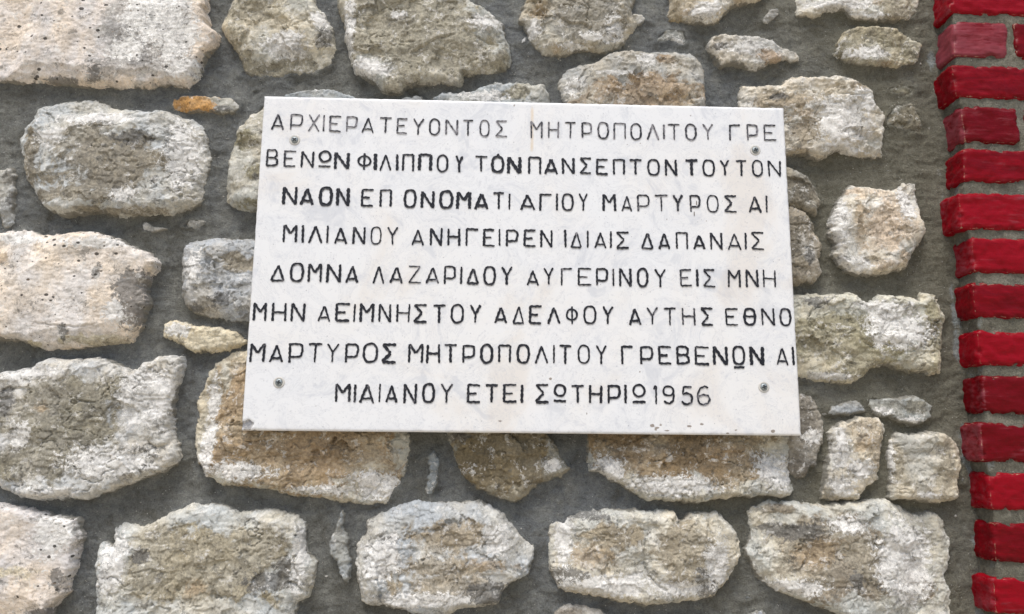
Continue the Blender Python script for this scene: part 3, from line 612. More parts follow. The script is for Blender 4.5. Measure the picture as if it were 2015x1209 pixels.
    tn = np.array(lin(s['tone']))*1.14*np.array((.97, 1.0, 1.045)); tn = tn*.8+tn.mean()*.2; tn *= min(1.0, .78/tn.max()); o['tone'] = [float(v) for v in tn]; sn = np.array(lin(s['stain']))*1.04; sn = sn*.76+sn.mean()*.24 if s['stain'][2] > 75 else sn; o['stain'] = [float(v) for v in sn]
    return o
for s in stones: build_stone(s)

# ------------------------------------------------------------------ mortar bed of the wall (one uneven sheet)
xs = np.concatenate([np.arange(-6, -2.3, .25), np.arange(-2.3, -1.15, .012), np.arange(-1.15, 1.2, .0034), np.arange(1.2, 2.6, .012), np.arange(2.6, 6.1, .25)])
zs = np.concatenate([np.arange(0, .5, .1), np.arange(.5, 1.25, .012), np.arange(1.25, 2.62, .0034), np.arange(2.62, 3.2, .012), np.arange(3.2, 4.21, .1)])
X, Z = np.meshgrid(xs, zs)
D = np.full(X.shape, -1.0)
for s in stones:
    lo = s['poly'].min(0)-.06; hi = s['poly'].max(0)+.06
    ci = np.nonzero((xs > lo[0]) & (xs < hi[0]))[0]; ri = np.nonzero((zs > lo[1]) & (zs < hi[1]))[0]
    if len(ci) < 2 or len(ri) < 2: continue
    sl = (slice(ri[0], ri[-1]+1), slice(ci[0], ci[-1]+1))
    sub = sdist(np.stack([X[sl].ravel(), Z[sl].ravel()], 1), s['poly']).reshape(X[sl].shape) + outline_noise(X[sl], Z[sl], s['seed'])*min(1, s['H']/.015)
    D[sl] = np.maximum(D[sl], sub)
h = .0045*fbm(X*9, Z*9, 500, 4) + .0034*fbm(X*32+.5*fbm(X*60, Z*60, 3, 2), Z*55, 510, 4, .6) + .0012*fbm(X*120, Z*120, 520, 3, .6)
h += .0060*np.exp(-np.abs(np.minimum(D, 0))/.010)*(.6+.6*fbm(X*17, Z*17, 530, 3)) - .0035*sst(-.06, -.025, -np.abs(D))*0
h -= .0035*(1-np.exp(-np.abs(np.minimum(D, 0))/.02))
h = np.where(D > .003, h-np.minimum((D-.003)*3, .014), h)
dc = X_COL - X
h += .010*np.exp(-np.maximum(dc, 0)/.020)*(1+.5*fbm(X*20, Z*20, 540, 3)) * (dc > -.02)
h -= .010*np.clip(-(dc+.02)/.02, 0, 1)
V = np.stack([X.ravel(), -h.ravel(), Z.ravel()], 1)
nx = len(xs); r_, c_ = np.nonzero((D[:-1, :-1] < .02) | (D[1:, 1:] < .02)); i0 = r_*nx+c_
m = mesh_np('mortar', V, np.stack([i0, i0+1, i0+nx+1, i0+nx], 1), M_MORTAR)
ca = m.color_attributes.new('mask', 'FLOAT_COLOR', 'POINT')
lime = .62*np.exp(-np.abs(dc-.012)/.020)*(.65+.8*fbm(X*12, Z*7, 600, 3))*(Z < 3)
smear = .55*np.exp(-np.abs(np.minimum(D, 0))/.008)*(.3+.9*fbm(X*10, Z*10, 610, 3))
ca.data.foreach_set('color', np.stack([lime.ravel(), smear.ravel(), (.75*sst(.15, .75, X+.2*fbm(X*3, Z*3, 77, 3))).ravel(), 0*lime.ravel()+1], 1).astype(np.float32).ravel())  # third channel: warmer light cast put into the mortar colour, olive towards the right
link('mortar', m, wall)
# pale grit that shows in the mortar
gr = random.Random(21); V = []; F = []; xi = xs; cntg = 0
while cntg < 900:
    gx_, gz_ = gr.uniform(-1.5, X_COL-.02), gr.uniform(1.1, 2.75)
    ci = int(np.searchsorted(xs, gx_)); ri = int(np.searchsorted(zs, gz_))
    if D[ri, ci] > -.004: continue
    cntg += 1; yb_ = -float(h[ri, ci]); q = gr.uniform(.0006, .0015)*(2.2 if gr.random() < .06 else 1); b0 = len(V)
    for k in range(6):
        a = k*math.pi/3+gr.uniform(-.3, .3); V.append((gx_+q*math.cos(a)*gr.uniform(.7, 1.3), yb_+.0004, gz_+q*math.sin(a)*gr.uniform(.6, 1.1)))
    V.append((gx_+gr.uniform(-.3, .3)*q, yb_-q*.8, gz_+gr.uniform(-.3, .3)*q))
    F += [(b0+k, b0+(k+1) % 6, b0+6) for k in range(6)]
o = link('mortar_grit', mesh_np('mortar_grit', V, F, simple('pale_grit', (.42, .40, .36), .8, 0, 300, .5), False), wall); o['kind'] = 'stuff'
# the core of the wall behind it
def box(x0, x1, y0, y1, z0, z1):
    return ([(x0,y0,z0),(x1,y0,z0),(x1,y1,z0),(x0,y1,z0),(x0,y0,z1),(x1,y0,z1),(x1,y1,z1),(x0,y1,z1)],
            [(0,1,5,4),(1,2,6,5),(2,3,7,6),(3,0,4,7),(4,5,6,7),(3,2,1,0)])
link('wall_core', mesh_np('wall_core', *box(-6, 6, .07, .6, 0, 4.2), M_MORTAR, False), wall)

# ------------------------------------------------------------------ red painted brick edging
pil = thing('brick_edging', 'projecting vertical edging of bricks painted glossy red, right of the stone wall', 'brick edging', (X_COL, 0, 0))
def rbox(dx, dy, dz, rad, seg, seed, amp, shape=None):
    """rounded uneven block centred on the origin"""
    V = []; F = []; cnt = 0
    n = [max(2, int(round(v/seg))) for v in (dx, dy, dz)]
    hd = np.array([dx, dy, dz])/2
    for ax in range(3):
        for sg in (-1, 1):
            a, b = [(1, 2), (2, 0), (0, 1)][ax]
            ga = np.linspace(-hd[a], hd[a], n[a]+1); gb = np.linspace(-hd[b], hd[b], n[b]+1)
            A, B = np.meshgrid(ga, gb); p = np.zeros(A.shape+(3,)); p[..., a] = A; p[..., b] = B; p[..., ax] = sg*hd[ax]
            V.append(p.reshape(-1, 3)); w = n[a]+1
            r, c = np.meshgrid(np.arange(n[b]), np.arange(n[a]), indexing='ij'); i = (r*w+c).ravel()+cnt
            q = np.stack([i, i+1, i+w+1, i+w], 1); F.append(q if sg > 0 else q[:, ::-1]); cnt += len(V[-1])
    V = np.concatenate(V); F = np.concatenate(F)
    kk = np.round(V*1e5).astype(np.int64); _, fi, inv = np.unique(kk, axis=0, return_index=True, return_inverse=True)
    V = V[fi]; F = inv.ravel()[F]
    edged = np.sort(hd-np.abs(V), axis=1)          # distances to the three face pairs
    inner = np.clip(V, -(hd-rad), hd-rad); o = V-inner; L = np.linalg.norm(o, axis=1, keepdims=True)
    nrm = o/np.maximum(L, 1e-9); Vr = inner+nrm*rad
    a = Vr
    nn = amp*fbm(a[:, 0]*22+a[:, 1]*31, a[:, 2]*40+a[:, 1]*17, seed, 4, .6) + amp*.45*fbm(a[:, 0]*90+a[:, 1]*70, a[:, 2]*110, seed+5, 3)
    nn -= .0050*sst(.10, .5, fbm(a[:, 0]*45+a[:, 1]*40, a[:, 2]*60, seed+8, 2))*(edged[:, 1] < .006)
    return Vr+nrm*nn[:, None], F, edged, V, hd
BR_ROWS = [  # front-left x, top y, bottom y of each painted brick face, joint x (0: runs out of view), thin-paint amount
 (1868,-40,23,0,.10),(1876,43,108,1985,.72),(1876,128,188,0,.10),(1894,210,277,2006,.28),(1896,294,354,0,.16),(1888,380,447,0,.34),
 (1914,469,533,0,.08),(1916,558,622,0,.08),(1925,653,717,0,.10),(1936,742,812,0,.08),(1931,835,907,0,.16),(1948,933,1001,0,.22),(1957,1032,1104,0,.06),(1956,1140,1206,0,.14)]
rows = []
for i, (fx, yt, yb, jx, th) in enumerate(BR_ROWS):
    a = at(fx, yt, -BP); b = at(fx, yb, -BP); x = (a[0]+b[0])/2
    j = at(jx, (yt+yb)/2, -BP)[0] if jx else None
    rows.append((x, a[2], b[2], j, th, i))
zt, zb = rows[0][1], rows[-1][2]; rb = random.Random(5)
z = zt+.021; i = 20
while z < 3.0:
    rows.append((X_COL+rb.uniform(-.006, .006), z+.067, z, None if i % 2 else X_COL+.11, rb.uniform(.05, .3), i)); z += .088; i += 1
z = zb-.021
while z > .6:
    rows.append((X_COL+rb.uniform(-.006, .006), z, z-.067, None if i % 2 else X_COL+.11, rb.uniform(.05, .3), i)); z -= .088; i += 1
COLW = .345
for x, za, zc, j, th, i in rows:
    if j is None: j = x+.215
    spans = [(x, j), (j+.013, j+.013+(.106 if j-x > .15 else .214))]
    for k, (a, b) in enumerate(spans):
        dx, dz, dy = b-a, za-zc+.006, BP+.05
        Vb, F, ed, V0, hd = rbox(dx, dy, dz, .0085, .0042, 700+i*13+k, .0030)
        Vb = Vb.copy()
        Vb[:, 2] += -.012*(Vb[:, 0]+hd[0]) + rb.uniform(-.01, .01)*Vb[:, 0]     # laid slightly out of level
        if rb.random() < .4 and k == 0: Vb[:, 0] += rb.uniform(-.08, .08)*Vb[:, 2]
        m = mesh_np('brick', Vb, F, M_PAINT)
        side = (V0[:, 0] < -hd[0]+.001).astype(float)*(.25+.75*rb.random()) if k == 0 else 0*V0[:, 0]
        yy = V0[:, 1]
        rim = np.clip(1-ed[:, 1]/.006, 0, 1)*.76
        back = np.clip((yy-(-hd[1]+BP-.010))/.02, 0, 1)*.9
        ca = m.color_attributes.new('mask', 'FLOAT_COLOR', 'POINT')
        ca.data.foreach_set('color', np.stack([side, rim, back, 0*rim+1], 1).astype(np.float32).ravel())
        o = link('brick', m, pil, ((a+b)/2-X_COL, -BP+dy/2, (za+zc)/2))
        o['thin'] = float(th if k == 0 else rb.uniform(.05, .3))
# joints between the bricks, one rough body of mortar
gx = np.concatenate([np.full(14, 0.0), np.arange(0, COLW, .005)]); ny = 14
prof = [(.004, .03-.094*q/ (ny-1) if False else 0) for q in range(ny)]
zz = np.arange(.5, 3.1, .004)
pts = []
dep = BP-.0055
pa = [( .007, .04-(dep+.04)*q/16) for q in range(16)] + [(.007+q*.006, -dep) for q in range(0, int(COLW/.006)-1)] + [(COLW-.01, -dep+(dep+.04)*q/12) for q in range(13)]
pa = np.array(pa); Xp, Zp = np.meshgrid(pa[:, 0], zz); Yp = np.meshgrid(pa[:, 1], zz)[0]
rs = sorted(rows, key=lambda q: q[2])
lean = np.interp(zz, [(q[1]+q[2])/2 for q in rs], [q[0] for q in rs])[:, None]-X_COL+.004
nz = fbm(Xp*18+Yp*25, Zp*30, 810, 4, .6)
Xq = Xp+lean+np.where(Xp < .02, .004*nz-.002, 0); Yq = Yp+np.where(Yp < -dep+.02, .0028*nz-.001*fbm(Xp*90, Zp*120, 820, 3), .001*nz)
V = np.stack([Xq.ravel(), Yq.ravel(), Zp.ravel()], 1); w = len(pa)
r, c = np.meshgrid(np.arange(len(zz)-1), np.arange(w-1), indexing='ij'); i0 = (r*w+c).ravel()
m = mesh_np('joint_mortar', V, np.stack([i0, i0+1, i0+w+1, i0+w], 1), M_MORTAR)
ca = m.color_attributes.new('mask', 'FLOAT_COLOR', 'POINT')
lm = (Xp < .02)*.50*(.55+.7*fbm(Xp*10+Yp*14, Zp*9, 830, 3))*np.clip((Zp*0+1), 0, 1); sm = .42+.5*fbm(Xp*14, Zp*20, 840, 3)*(Xp > .01)
ca.data.foreach_set('color', np.stack([lm.ravel(), sm.ravel(), .85+0*lm.ravel(), 0*lm.ravel()+1], 1).astype(np.float32).ravel())
link('joint_mortar', m, pil)

# ------------------------------------------------------------------ marble plaque
W, Hh, T = px1-px0, pz1-pz0, .022
PC = Vector(((px0+px1)/2, PY+T, (pz0+pz1)/2))
plq = thing('marble_plaque', 'white marble plaque with black engraved Greek lettering screwed to the stone wall', 'plaque', PC)
# ---- lettering data: zoomed crops (origin x, origin y, scale) and (letter, x0, x1, y0, y1)
C3 = (470,170,3.4555); C4 = (820,170,3.4555); C5 = (1190,190,3.6634); C6 = (460,510,3.3595); C7 = (820,510,3.3585); C8 = (1190,510,3.3590)
TXT = [
 (C3, .34, [('Α',222,310,190,300),('Ρ',345,440,190,300),('Χ',470,555,190,310),('Ι',577,577,195,310),('Ε',612,702,200,312),('Ρ',725,810,205,312),('Α',835,922,215,322),('Τ',952,1045,212,322),('Ε',1070,1152,217,325),('Υ',1180,1262,219,335)]),
 (C4, .36, [('Ο',80,163,222,335),('Ν',192,285,225,335),('Τ',308,390,230,342),('Ο',423,500,230,345),('Σ',530,620,233,347),('Μ',770,860,237,355),('Η',890,972,240,355),('Τ',1003,1088,243,358),('Ρ',1115,1195,248,355),('Ο',1225,1310,245,360)]),
 (C5, .36, [('Π',60,155,192,312),('Ο',180,270,197,315),('Λ',302,395,198,315),('Ι',425,425,200,312),('Τ',450,548,200,318),('Ο',575,665,200,318),('Υ',700,785,200,318),('Γ',893,985,203,322),('Ρ',1018,1108,203,320),('Ε',1140,1240,205,322)]),
 (C3, .10, [('Β',183,272,430,545),('Ε',305,395,437,550),('Ν*',420,515,440,555),('ω*',540,632,442,550),('Ν**',648,752,450,565),('Φ*',803,905,455,570),('Ι**',930,930,458,572),('Λ',955,1042,465,578),('Ι*',1077,1077,462,578),('Π*',1108,1195,462,580)]),
 (C4, .02, [('Π**',12,105,463,578),('Ο*',133,218,468,585),('Υ*',260,318,472,590),('Τ*',392,485,475,585),('Ό**',505,597,478,588),('Ν**',617,710,480,597),('Π*',755,848,482,600),('Α**',868,962,495,600),('Ν*',985,1075,485,600),('Σ*',1105,1192,487,600)]),
 (C5, .05, [('Ε*',-65,30,450,568),('Π*',55,148,452,568),('Τ*',172,270,455,565),('Ο*',303,400,455,572),('Ν*',430,522,455,575),('Τ**',577,675,458,573),('Ο*',700,797,458,577),('Υ*',828,902,458,573),('Τ*',940,1028,462,577),('Ο',1057,1143,460,578),('Ν',1172,1272,460,580)]),
 (C3, .04, [('Ν**',297,397,683,808),('Α**',418,510,695,810),('Ο**',545,640,688,812),('Ν**',662,752,692,817),('Ε*',830,922,700,820),('Π',955,1045,703,822),('Ο*',1120,1210,705,828)]),
 (C4, .04, [('Ν**',27,122,712,830),('Ο**',152,250,712,832),('Μ**',270,368,718,835),('Α**',392,490,732,840),('Τ*',513,600,722,840),('Ι',630,630,727,842),('Α*',703,805,737,845),('Γ*',832,922,732,850),('Ι',952,952,730,848),('Ο',983,1070,732,848),('Υ',1100,1167,730,850),('Μ*',1262,1356,731,852)]),
 (C5, .20, [('Α',118,200,718,832),('Ρ',230,325,710,830),('Τ',355,458,710,832),('Υ*',490,565,710,832),('Ρ',608,693,712,835),('Ο',730,825,712,838),('Σ*',855,955,715,838),('Α*',1033,1128,720,842),('Ι*',1165,1165,715,840)]),
 (C3, .16, [('Μ*',300,400,942,1062),('Ι*',437,437,942,1065),('Λ*',472,570,952,1070),('Ι*',605,605,948,1070),('Α*',648,738,963,1075),('Ν*',772,862,955,1075),('Ο',892,975,955,1078),('Υ',1005,1085,957,1082),('Α',1173,1262,975,1083)]),
 (C4, .10, [('Ν*',87,177,963,1087),('Η*',207,298,965,1087),('Γ*',330,423,968,1090),('Ε*',448,535,972,1090),('Ι',563,563,970,1090),('Ρ*',603,692,975,1092),('Ε*',725,815,978,1093),('Ν*',838,927,977,1098),('Ι*',1010,1010,975,1100),('Δ',1043,1125,993,1102),('Ι',1162,1162,980,1100),('Α',1208,1290,995,1103)]),
 (C5, .14, [('Ι',43,43,972,1098),('Σ*',78,180,975,1100),('Δ*',262,352,985,1103),('Α*',385,472,987,1105),('Π',508,602,978,1103),('Α*',635,727,1000,1105),('Ν*',757,850,980,1107),('Α',885,985,990,1108),('Ι',1015,1015,980,1108),('Σ',1050,1153,978,1108)]),
 (C6, .14, [('Δ*',245,340,40,148),('Ο*',370,467,27,152),('Μ*',490,585,30,155),('Ν*',612,712,33,158),('Α*',740,825,47,160),('Λ*',917,1000,48,163),('Α*',1033,1120,53,163),('Ζ',1150,1243,45,163)]),
 (C7, .12, [('Α*',60,148,57,165),('Ρ',178,262,45,167),('Ι',295,295,47,168),('Δ*',330,412,62,168),('Ο*',438,525,50,173),('Υ*',557,635,50,173),('Α',727,807,75,178),('Υ',837,907,57,173),('Γ',948,1032,60,178),('Ε',1060,1158,60,178),('Ρ',1182,1268,62,180)]),
 (C8, .14, [('Ι',58,58,62,183),('Ν*',92,178,62,185),('Ο*',210,290,62,185),('Υ',325,405,65,187),('Ε*',493,578,68,183),('Ι*',612,612,68,187),('Σ',645,735,68,187),('Μ',810,900,70,190),('Ν',928,1018,68,190),('Η',1042,1133,70,190)]),
 (C6, .16, [('Μ*',128,220,288,412),('Η*',248,352,290,415),('Ν*',375,473,290,415),('Α',557,640,310,415),('Ε*',672,772,293,415),('Ι',798,798,295,418),('Μ*',832,930,292,420),('Ν',955,1043,295,420),('Η',1073,1168,297,420),('Σ*',1187,1282,298,422)]),
 (C7, .12, [('Τ*',102,195,302,425),('Ο*',222,315,300,425),('Υ*',350,425,303,425),('Α*',513,597,320,428),('Δ',632,713,313,430),('Ε*',740,830,307,430),('Λ*',862,952,320,432),('Φ',982,1068,310,432),('Ο*',1098,1190,310,430),('Υ*',1225,1300,312,432)]),
 (C8, .16, [('Α*',157,243,328,438),('Υ',272,355,318,437),('Τ',387,475,322,440),('Η',507,602,320,440),('Σ*',630,720,322,440),('Ε',793,885,325,440),('Θ*',915,1000,325,440),('Ν',1033,1125,325,443),('Ο*',1152,1235,327,443)]),
 (C6, .14, [('Μ*',105,210,557,685),('Α*',237,330,568,685),('Ρ*',360,463,557,687),('Τ*',488,590,558,685),('Υ',613,698,560,683),('Ρ*',735,830,560,685),('Ο*',850,957,557,685),('Σ**',975,1080,560,688),('Μ*',1152,1256,560,688)]),
 (C7, .14, [('Η*',63,157,563,690),('Τ*',177,270,565,685),('Ρ*',300,387,567,688),('Ο**',418,507,565,690),('Π*',535,627,568,687),('Ο*',658,750,565,690),('Λ',778,870,575,693),('Ι',907,907,567,690),('Τ*',937,1028,570,697),('Ο',1060,1148,568,692),('Υ',1180,1258,570,697)]),
 (C8, .10, [('Γ*',107,193,573,697),('Ρ*',230,322,577,697),('Ε*',352,445,575,697),('Β*',472,562,577,697),('Ε*',590,693,578,700),('Ν**',713,813,577,703),('Ω*',840,930,577,703),('Ν**',957,1050,578,705),('Α',1132,1213,590,703),('Ι*',1245,1245,577,705)]),
 (C6, .18, [('Μ*',668,773,823,948),('Ι*',803,803,825,950),('Α*',830,930,827,955),('Ι',965,965,823,950),('Α*',1002,1085,835,950),('Ν*',1120,1212,823,958)]),
 (C7, .16, [('Ο*',35,122,823,950),('Υ',155,240,825,952),('Ε*',330,425,828,950),('Τ*',448,542,828,952),('Ε*',570,665,828,950),('Ι*',695,695,827,955),('Σ*',780,877,828,952),('ω*',903,990,830,943),('Τ*',1015,1110,832,955),('Η*',1137,1227,832,955),('Ρ*',1258,1350,832,957)]),
 (C8, .16, [('Ι*',138,138,830,955),('ω*',180,272,830,948),('1',318,350,835,960),('9',378,463,838,957),('5',500,585,838,965),('6',605,700,838,965)]),
]
def arc(cx, cy, rx, ry, a0, a1, n=10):
    return [(cx+rx*math.cos(math.radians(a0+(a1-a0)*k/n)), cy+ry*math.sin(math.radians(a0+(a1-a0)*k/n))) for k in range(n+1)]
def ell(cx, cy, rx, ry, n=20, e=2.6):
    o = []
    for k in range(n+1):
        a = 2*math.pi*k/n+.4; c, s_ = math.cos(a), math.sin(a)
        o.append((cx+rx*math.copysign(abs(c)**(2/e), c), cy+ry*math.copysign(abs(s_)**(2/e), s_)))
    return o
# strokes in a unit box, y down
G = {
 'Α': [[(0,1),(.5,0)],[(.5,0),(1,1)],[(.16,.76),(.84,.76)]],
 'Β': [[(.04,0),(.04,1)],[(.04,.02),(.7,.02),(.9,.12),(.92,.36),(.72,.5),(.04,.5)],[(.72,.5),(.95,.62),(.95,.88),(.72,.98),(.04,.98)]],
 'Γ': [[(.04,0),(.04,1)],[(.04,.03),(1,.03)]],
 'Δ': [[(0,.98),(.52,0)],[(.52,0),(1,.98)],[(0,.97),(1,.97)]],
 'Ε': [[(.04,0),(.04,1)],[(.04,.03),(1,.03)],[(.04,.5),(.72,.5)],[(.04,.97),(1,.97)]],
 'Ζ': [[(0,.03),(.95,.03)],[(.93,.04),(.04,.95)],[(.02,.97),(1,.97)]],
 'Η': [[(.04,0),(.04,1)],[(.96,0),(.96,1)],[(.04,.5),(.96,.5)]],
 'Θ': [ell(.5,.5,.48,.48),[(.04,.5),(.96,.5)]],
 'Ι': [[(.5,0),(.5,1)]],
 'Λ': [[(0,1),(.48,0)],[(.48,0),(1,1)]],
 'Μ': [[(.04,0),(.04,1)],[(.05,.02),(.5,.5)],[(.5,.5),(.95,.02)],[(.96,0),(.96,1)]],
 'Ν': [[(.04,0),(.04,1)],[(.05,.02),(.95,.98)],[(.96,0),(.96,1)]],
 'Ο': [ell(.5,.5,.46,.49)],
 'Ό': [ell(.5,.5,.46,.49),[(.40,-.03),(.64,-.13)]],
 'Ω': [ell(.5,.48,.46,.48),[(.06,1.13),(.94,1.13)]],
 'ω': [ell(.5,.34,.46,.34,20,2.1),[(-.03,.99),(1.03,.99)]],
 'Π': [[(.04,0),(.04,1)],[(.04,.03),(.96,.03)],[(.96,0),(.96,1)]],
 'Ρ': [[(.05,0),(.05,1)],[(.05,.03),(.72,.03),(.93,.10),(.97,.3),(.92,.62),(.72,.70),(.05,.70)]],
 'Σ': [[(.98,.03),(.02,.03)],[(.03,.04),(.6,.48)],[(.6,.48),(.02,.96)],[(.02,.97),(1,.97)]],
 'Τ': [[(0,.03),(1,.03)],[(.5,.03),(.5,1)]],
 'Υ': [[(0,0),(.5,.48)],[(1,0),(.5,.48)],[(.5,.46),(.5,1)]],
 'Φ': [ell(.5,.48,.46,.30,18,2.1),[(.5,0),(.5,1)]],
 'Χ': [[(0,0),(.95,1)],[(1,0),(.0,1)]],
 '1': [[(0,.2),(.8,0)],[(.8,0),(.8,1)]],
 '9': [ell(.5,.28,.46,.27,16,2.2),[(.95,.2),(1,.5),(.9,.82),(.6,.99),(.3,.97),(.08,.85)]],
 '5': [[(.95,.03),(.25,.03)],[(.25,.03),(.10,.45)],[(.10,.45),(.5,.36),(.85,.47),(.98,.68),(.88,.9),(.55,1),(.2,.95),(.03,.8)]],
 '6': [[(.9,.08),(.6,0),(.25,.12),(.05,.42),(.02,.68),(.15,.92),(.5,1),(.85,.92),(.98,.72),(.85,.53),(.5,.46),(.15,.55),(.04,.7)]],
}
lr = random.Random(3)
segs = []                 # stroke segments on the slab, for the soot round them
def resample(pts, step):
    o = [pts[0]]
    for a, b in zip(pts[:-1], pts[1:]):
        n = max(1, int(math.hypot(b[0]-a[0], b[1]-a[1])/step))
        for k in range(1, n+1): o.append((a[0]+(b[0]-a[0])*k/n, a[1]+(b[1]-a[1])*k/n))
    return o
for (ox, oy, sc), wear, letters in TXT:
    for ch, x0, x1, y0, y1 in letters:
        bold = ch.count('*'); ch = ch.rstrip('*')
        if x1 == x0: x0 -= 3; x1 += 3
        cx, cy = ox+(x0+x1)/2/sc, oy+(y0+y1)/2/sc
        ww, hh = max((x1-x0)/sc-3.6, 1), (y1-y0)/sc-1.5
        C0 = at(cx, cy, PY)
        mmpx = .00104*(1+(0))   # metres per photo pixel on the slab
        mmpx = float(at(cx+1, cy, PY)[0]-C0[0]); mmz = float(C0[2]-at(cx, cy+1, PY)[2])
        width = (.0037, .0045, .0059)[bold]
        V = []; F = []; MK = []
        for si, st in enumerate(G[ch]):
            closed = len(st) > 14
            P = [((p[0]-.5)*ww*mmpx, -(p[1]-.5)*hh*mmz) for p in st]
            # a hand guided chisel: ends wander a little
            if not closed:
                P = [(p[0]+lr.uniform(-.0006, .0006), p[1]+lr.uniform(-.0007, .0007)) for p in P]
            for a, b in zip(P[:-1], P[1:]): segs.append((C0[0]+a[0], C0[2]+a[1], C0[0]+b[0], C0[2]+b[1]))
            Q = resample(P, .0022); n = len(Q)
            base = len(V); wd = width*lr.uniform(.85, 1.12); ph = lr.uniform(0, 99)
            taper = lr.choice([1, 1, .8, 1.12])
            for k, (qx, qz) in enumerate(Q):
                a = Q[k-1] if k > 0 else (Q[-2] if closed else Q[0]); b = Q[k+1] if k < n-1 else (Q[1] if closed else Q[-1])
                tx_, tz_ = b[0]-a[0], b[1]-a[1]; L = math.hypot(tx_, tz_) or 1; nx_, nz_ = -tz_/L, tx_/L
                s0 = .5*wd*(1+(taper-1)*k/max(1, n-1))
                e = 1.0
                if not closed and (k == 0 or k == n-1): e = .72
                j1 = 1+.20*math.sin(ph+k*1.3)+lr.uniform(-.13, .13); j2 = 1+.20*math.sin(ph*2+k*1.7)+lr.uniform(-.13, .13)
                y = -.00035-.00006*si
                V += [(qx+nx_*s0*e*j1, y-.0006, qz+nz_*s0*e*j1), (qx, y, qz), (qx-nx_*s0*e*j2, y-.0006, qz-nz_*s0*e*j2)]
                MK += [0, 1, 0]
            for k in range(n-1):
                i0 = base+k*3
                F += [(i0, i0+3, i0+4, i0+1), (i0+1, i0+4, i0+5, i0+2)]
        m = mesh_np('letter', V, F, M_INK, False)
        ca = m.color_attributes.new('mask', 'FLOAT_COLOR', 'POINT')
        mk = np.zeros((len(V), 4), np.float32); mk[:, 0] = MK; mk[:, 3] = 1; ca.data.foreach_set('color', mk.ravel())
        o = link('letter', m, plq, (C0[0]-PC.x, -T, C0[2]-PC.z))
        o['wear'] = float(wear+.06+lr.uniform(-.08, .10)-.05*bold)
# ---- slab: fine front face, chamfered arrises, chipped lower left corner
gx = np.linspace(-W/2, W/2, 441); gz = np.linspace(-Hh/2, Hh/2, 271)
X, Z = np.meshgrid(gx, gz)
de = np.minimum(np.minimum(X+W/2, W/2-X), np.minimum(Z+Hh/2, Hh/2-Z))
y = -T + .0018*np.exp(-de/.0012) + .0002*fbm(X*9, Z*9, 900, 2)
y = y + .0015*sst(.1, .6, fbm(X*70, Z*70, 905, 3))*np.exp(-de/.002)
def wpt(x, y_): p = at(x, y_, PY); return p[0]-PC.x, p[2]-PC.z
chx, chz = wpt(486, 836)
cd_ = np.sqrt(((X-chx)/.011)**2+((Z-chz)/.010)**2)+.35*fbm(X*110, Z*110, 910, 3)
chip = np.clip(1.25-cd_, 0, 1); chip2 = np.clip(.9-np.abs(X-(chx+.014))/.016-np.abs(Z+Hh/2)/.006, 0, 1)
y = y + .0035*sst(0, .6, chip)+.003*chip2
yel = np.zeros_like(X); bro = np.full_like(X, -.1)
yx, yz = wpt(1047, 250)
yel = np.maximum(yel, .75*np.exp(-((X-yx)/.0045)**2)*sst(-.062, -.045, (Z-yz))*(1-sst(.03, .062, Z-yz)))
for bx, by, rx, ry, v in [(552,752,22,18,.35),(580,276,16,14,.35),(1486,296,18,16,.3),(1503,762,24,20,.35),(600,250,60,30,.22),(590,330,60,26,.20),(570,770,60,50,.20),(980,580,30,90,.16),(1420,300,80,60,.14)]:
    q = wpt(bx, by); yel = np.maximum(yel, v*np.exp(-((X-q[0])/rx*1000)**2-((Z-q[1])/ry*1000)**2))
for bx, by, rx, ry in [(1284,838,5,3.5),(1293,842,5,2.5),(1300,836,3,3),(1290,846,4,2),(1312,848,6,2),(1356,839,5,2),(1381,835,4.5,3),(1448,847,4,2),(1521,849,5,4),(1432,853,4,2),(1012,208,2,4),(1083,746,3.5,3),(1155,814,2,3),(984,829,4,1.5),(1359,228,2,2.5),(1234,285,1.5,2),(1260,283,1.5,2),(1259,732,1.6,2),(1335,695,1.5,2),(1427,783,1.5,2),(1390,435,1.8,1.5),(916,822,1.8,1.5),(622,800,3,1.5),(811,346,1.5,2.5),(1312,432,1.3,3)]:
    q = wpt(bx, by); r = np.sqrt(((X-q[0])/rx*1000)**2+((Z-q[1])/ry*1000)**2); bro = np.maximum(bro, np.clip(.92-.5*r, -.1, 1))
chp = np.clip(chip*2, 0, 1); chp = np.maximum(chp, chip2)-.05
soot = np.zeros_like(X)
sg = np.array(segs)-np.array([PC.x, PC.z, PC.x, PC.z])
dx_ = gx[1]-gx[0]; dz_ = gz[1]-gz[0]
for x0, z0, x1, z1 in sg:
    i0 = max(0, int((min(x0, x1)-.02+W/2)/dx_)); i1 = min(len(gx), int((max(x0, x1)+.02+W/2)/dx_)+1)
    j0 = max(0, int((min(z0, z1)-.02+Hh/2)/dz_)); j1 = min(len(gz), int((max(z0, z1)+.02+Hh/2)/dz_)+1)
    xx = X[j0:j1, i0:i1]; z_ = Z[j0:j1, i0:i1]; ab2 = (x1-x0)**2+(z1-z0)**2+1e-12
    t = np.clip(((xx-x0)*(x1-x0)+(z_-z0)*(z1-z0))/ab2, 0, 1)
    dd = np.sqrt((xx-x0-t*(x1-x0))**2+(z_-z0-t*(z1-z0))**2)
    soot[j0:j1, i0:i1] = np.maximum(soot[j0:j1, i0:i1], np.exp(-dd/.0042))
soot *= np.clip(.45+.9*fbm(X*9, Z*9, 930, 3), .08, 1)
nx = len(gx); nz = len(gz)
V = np.stack([X.ravel(), y.ravel(), Z.ravel()], 1)
r, c = np.meshgrid(np.arange(nz-1), np.arange(nx-1), indexing='ij'); i0 = (r*nx+c).ravel()
F = np.stack([i0, i0+1, i0+nx+1, i0+nx], 1)
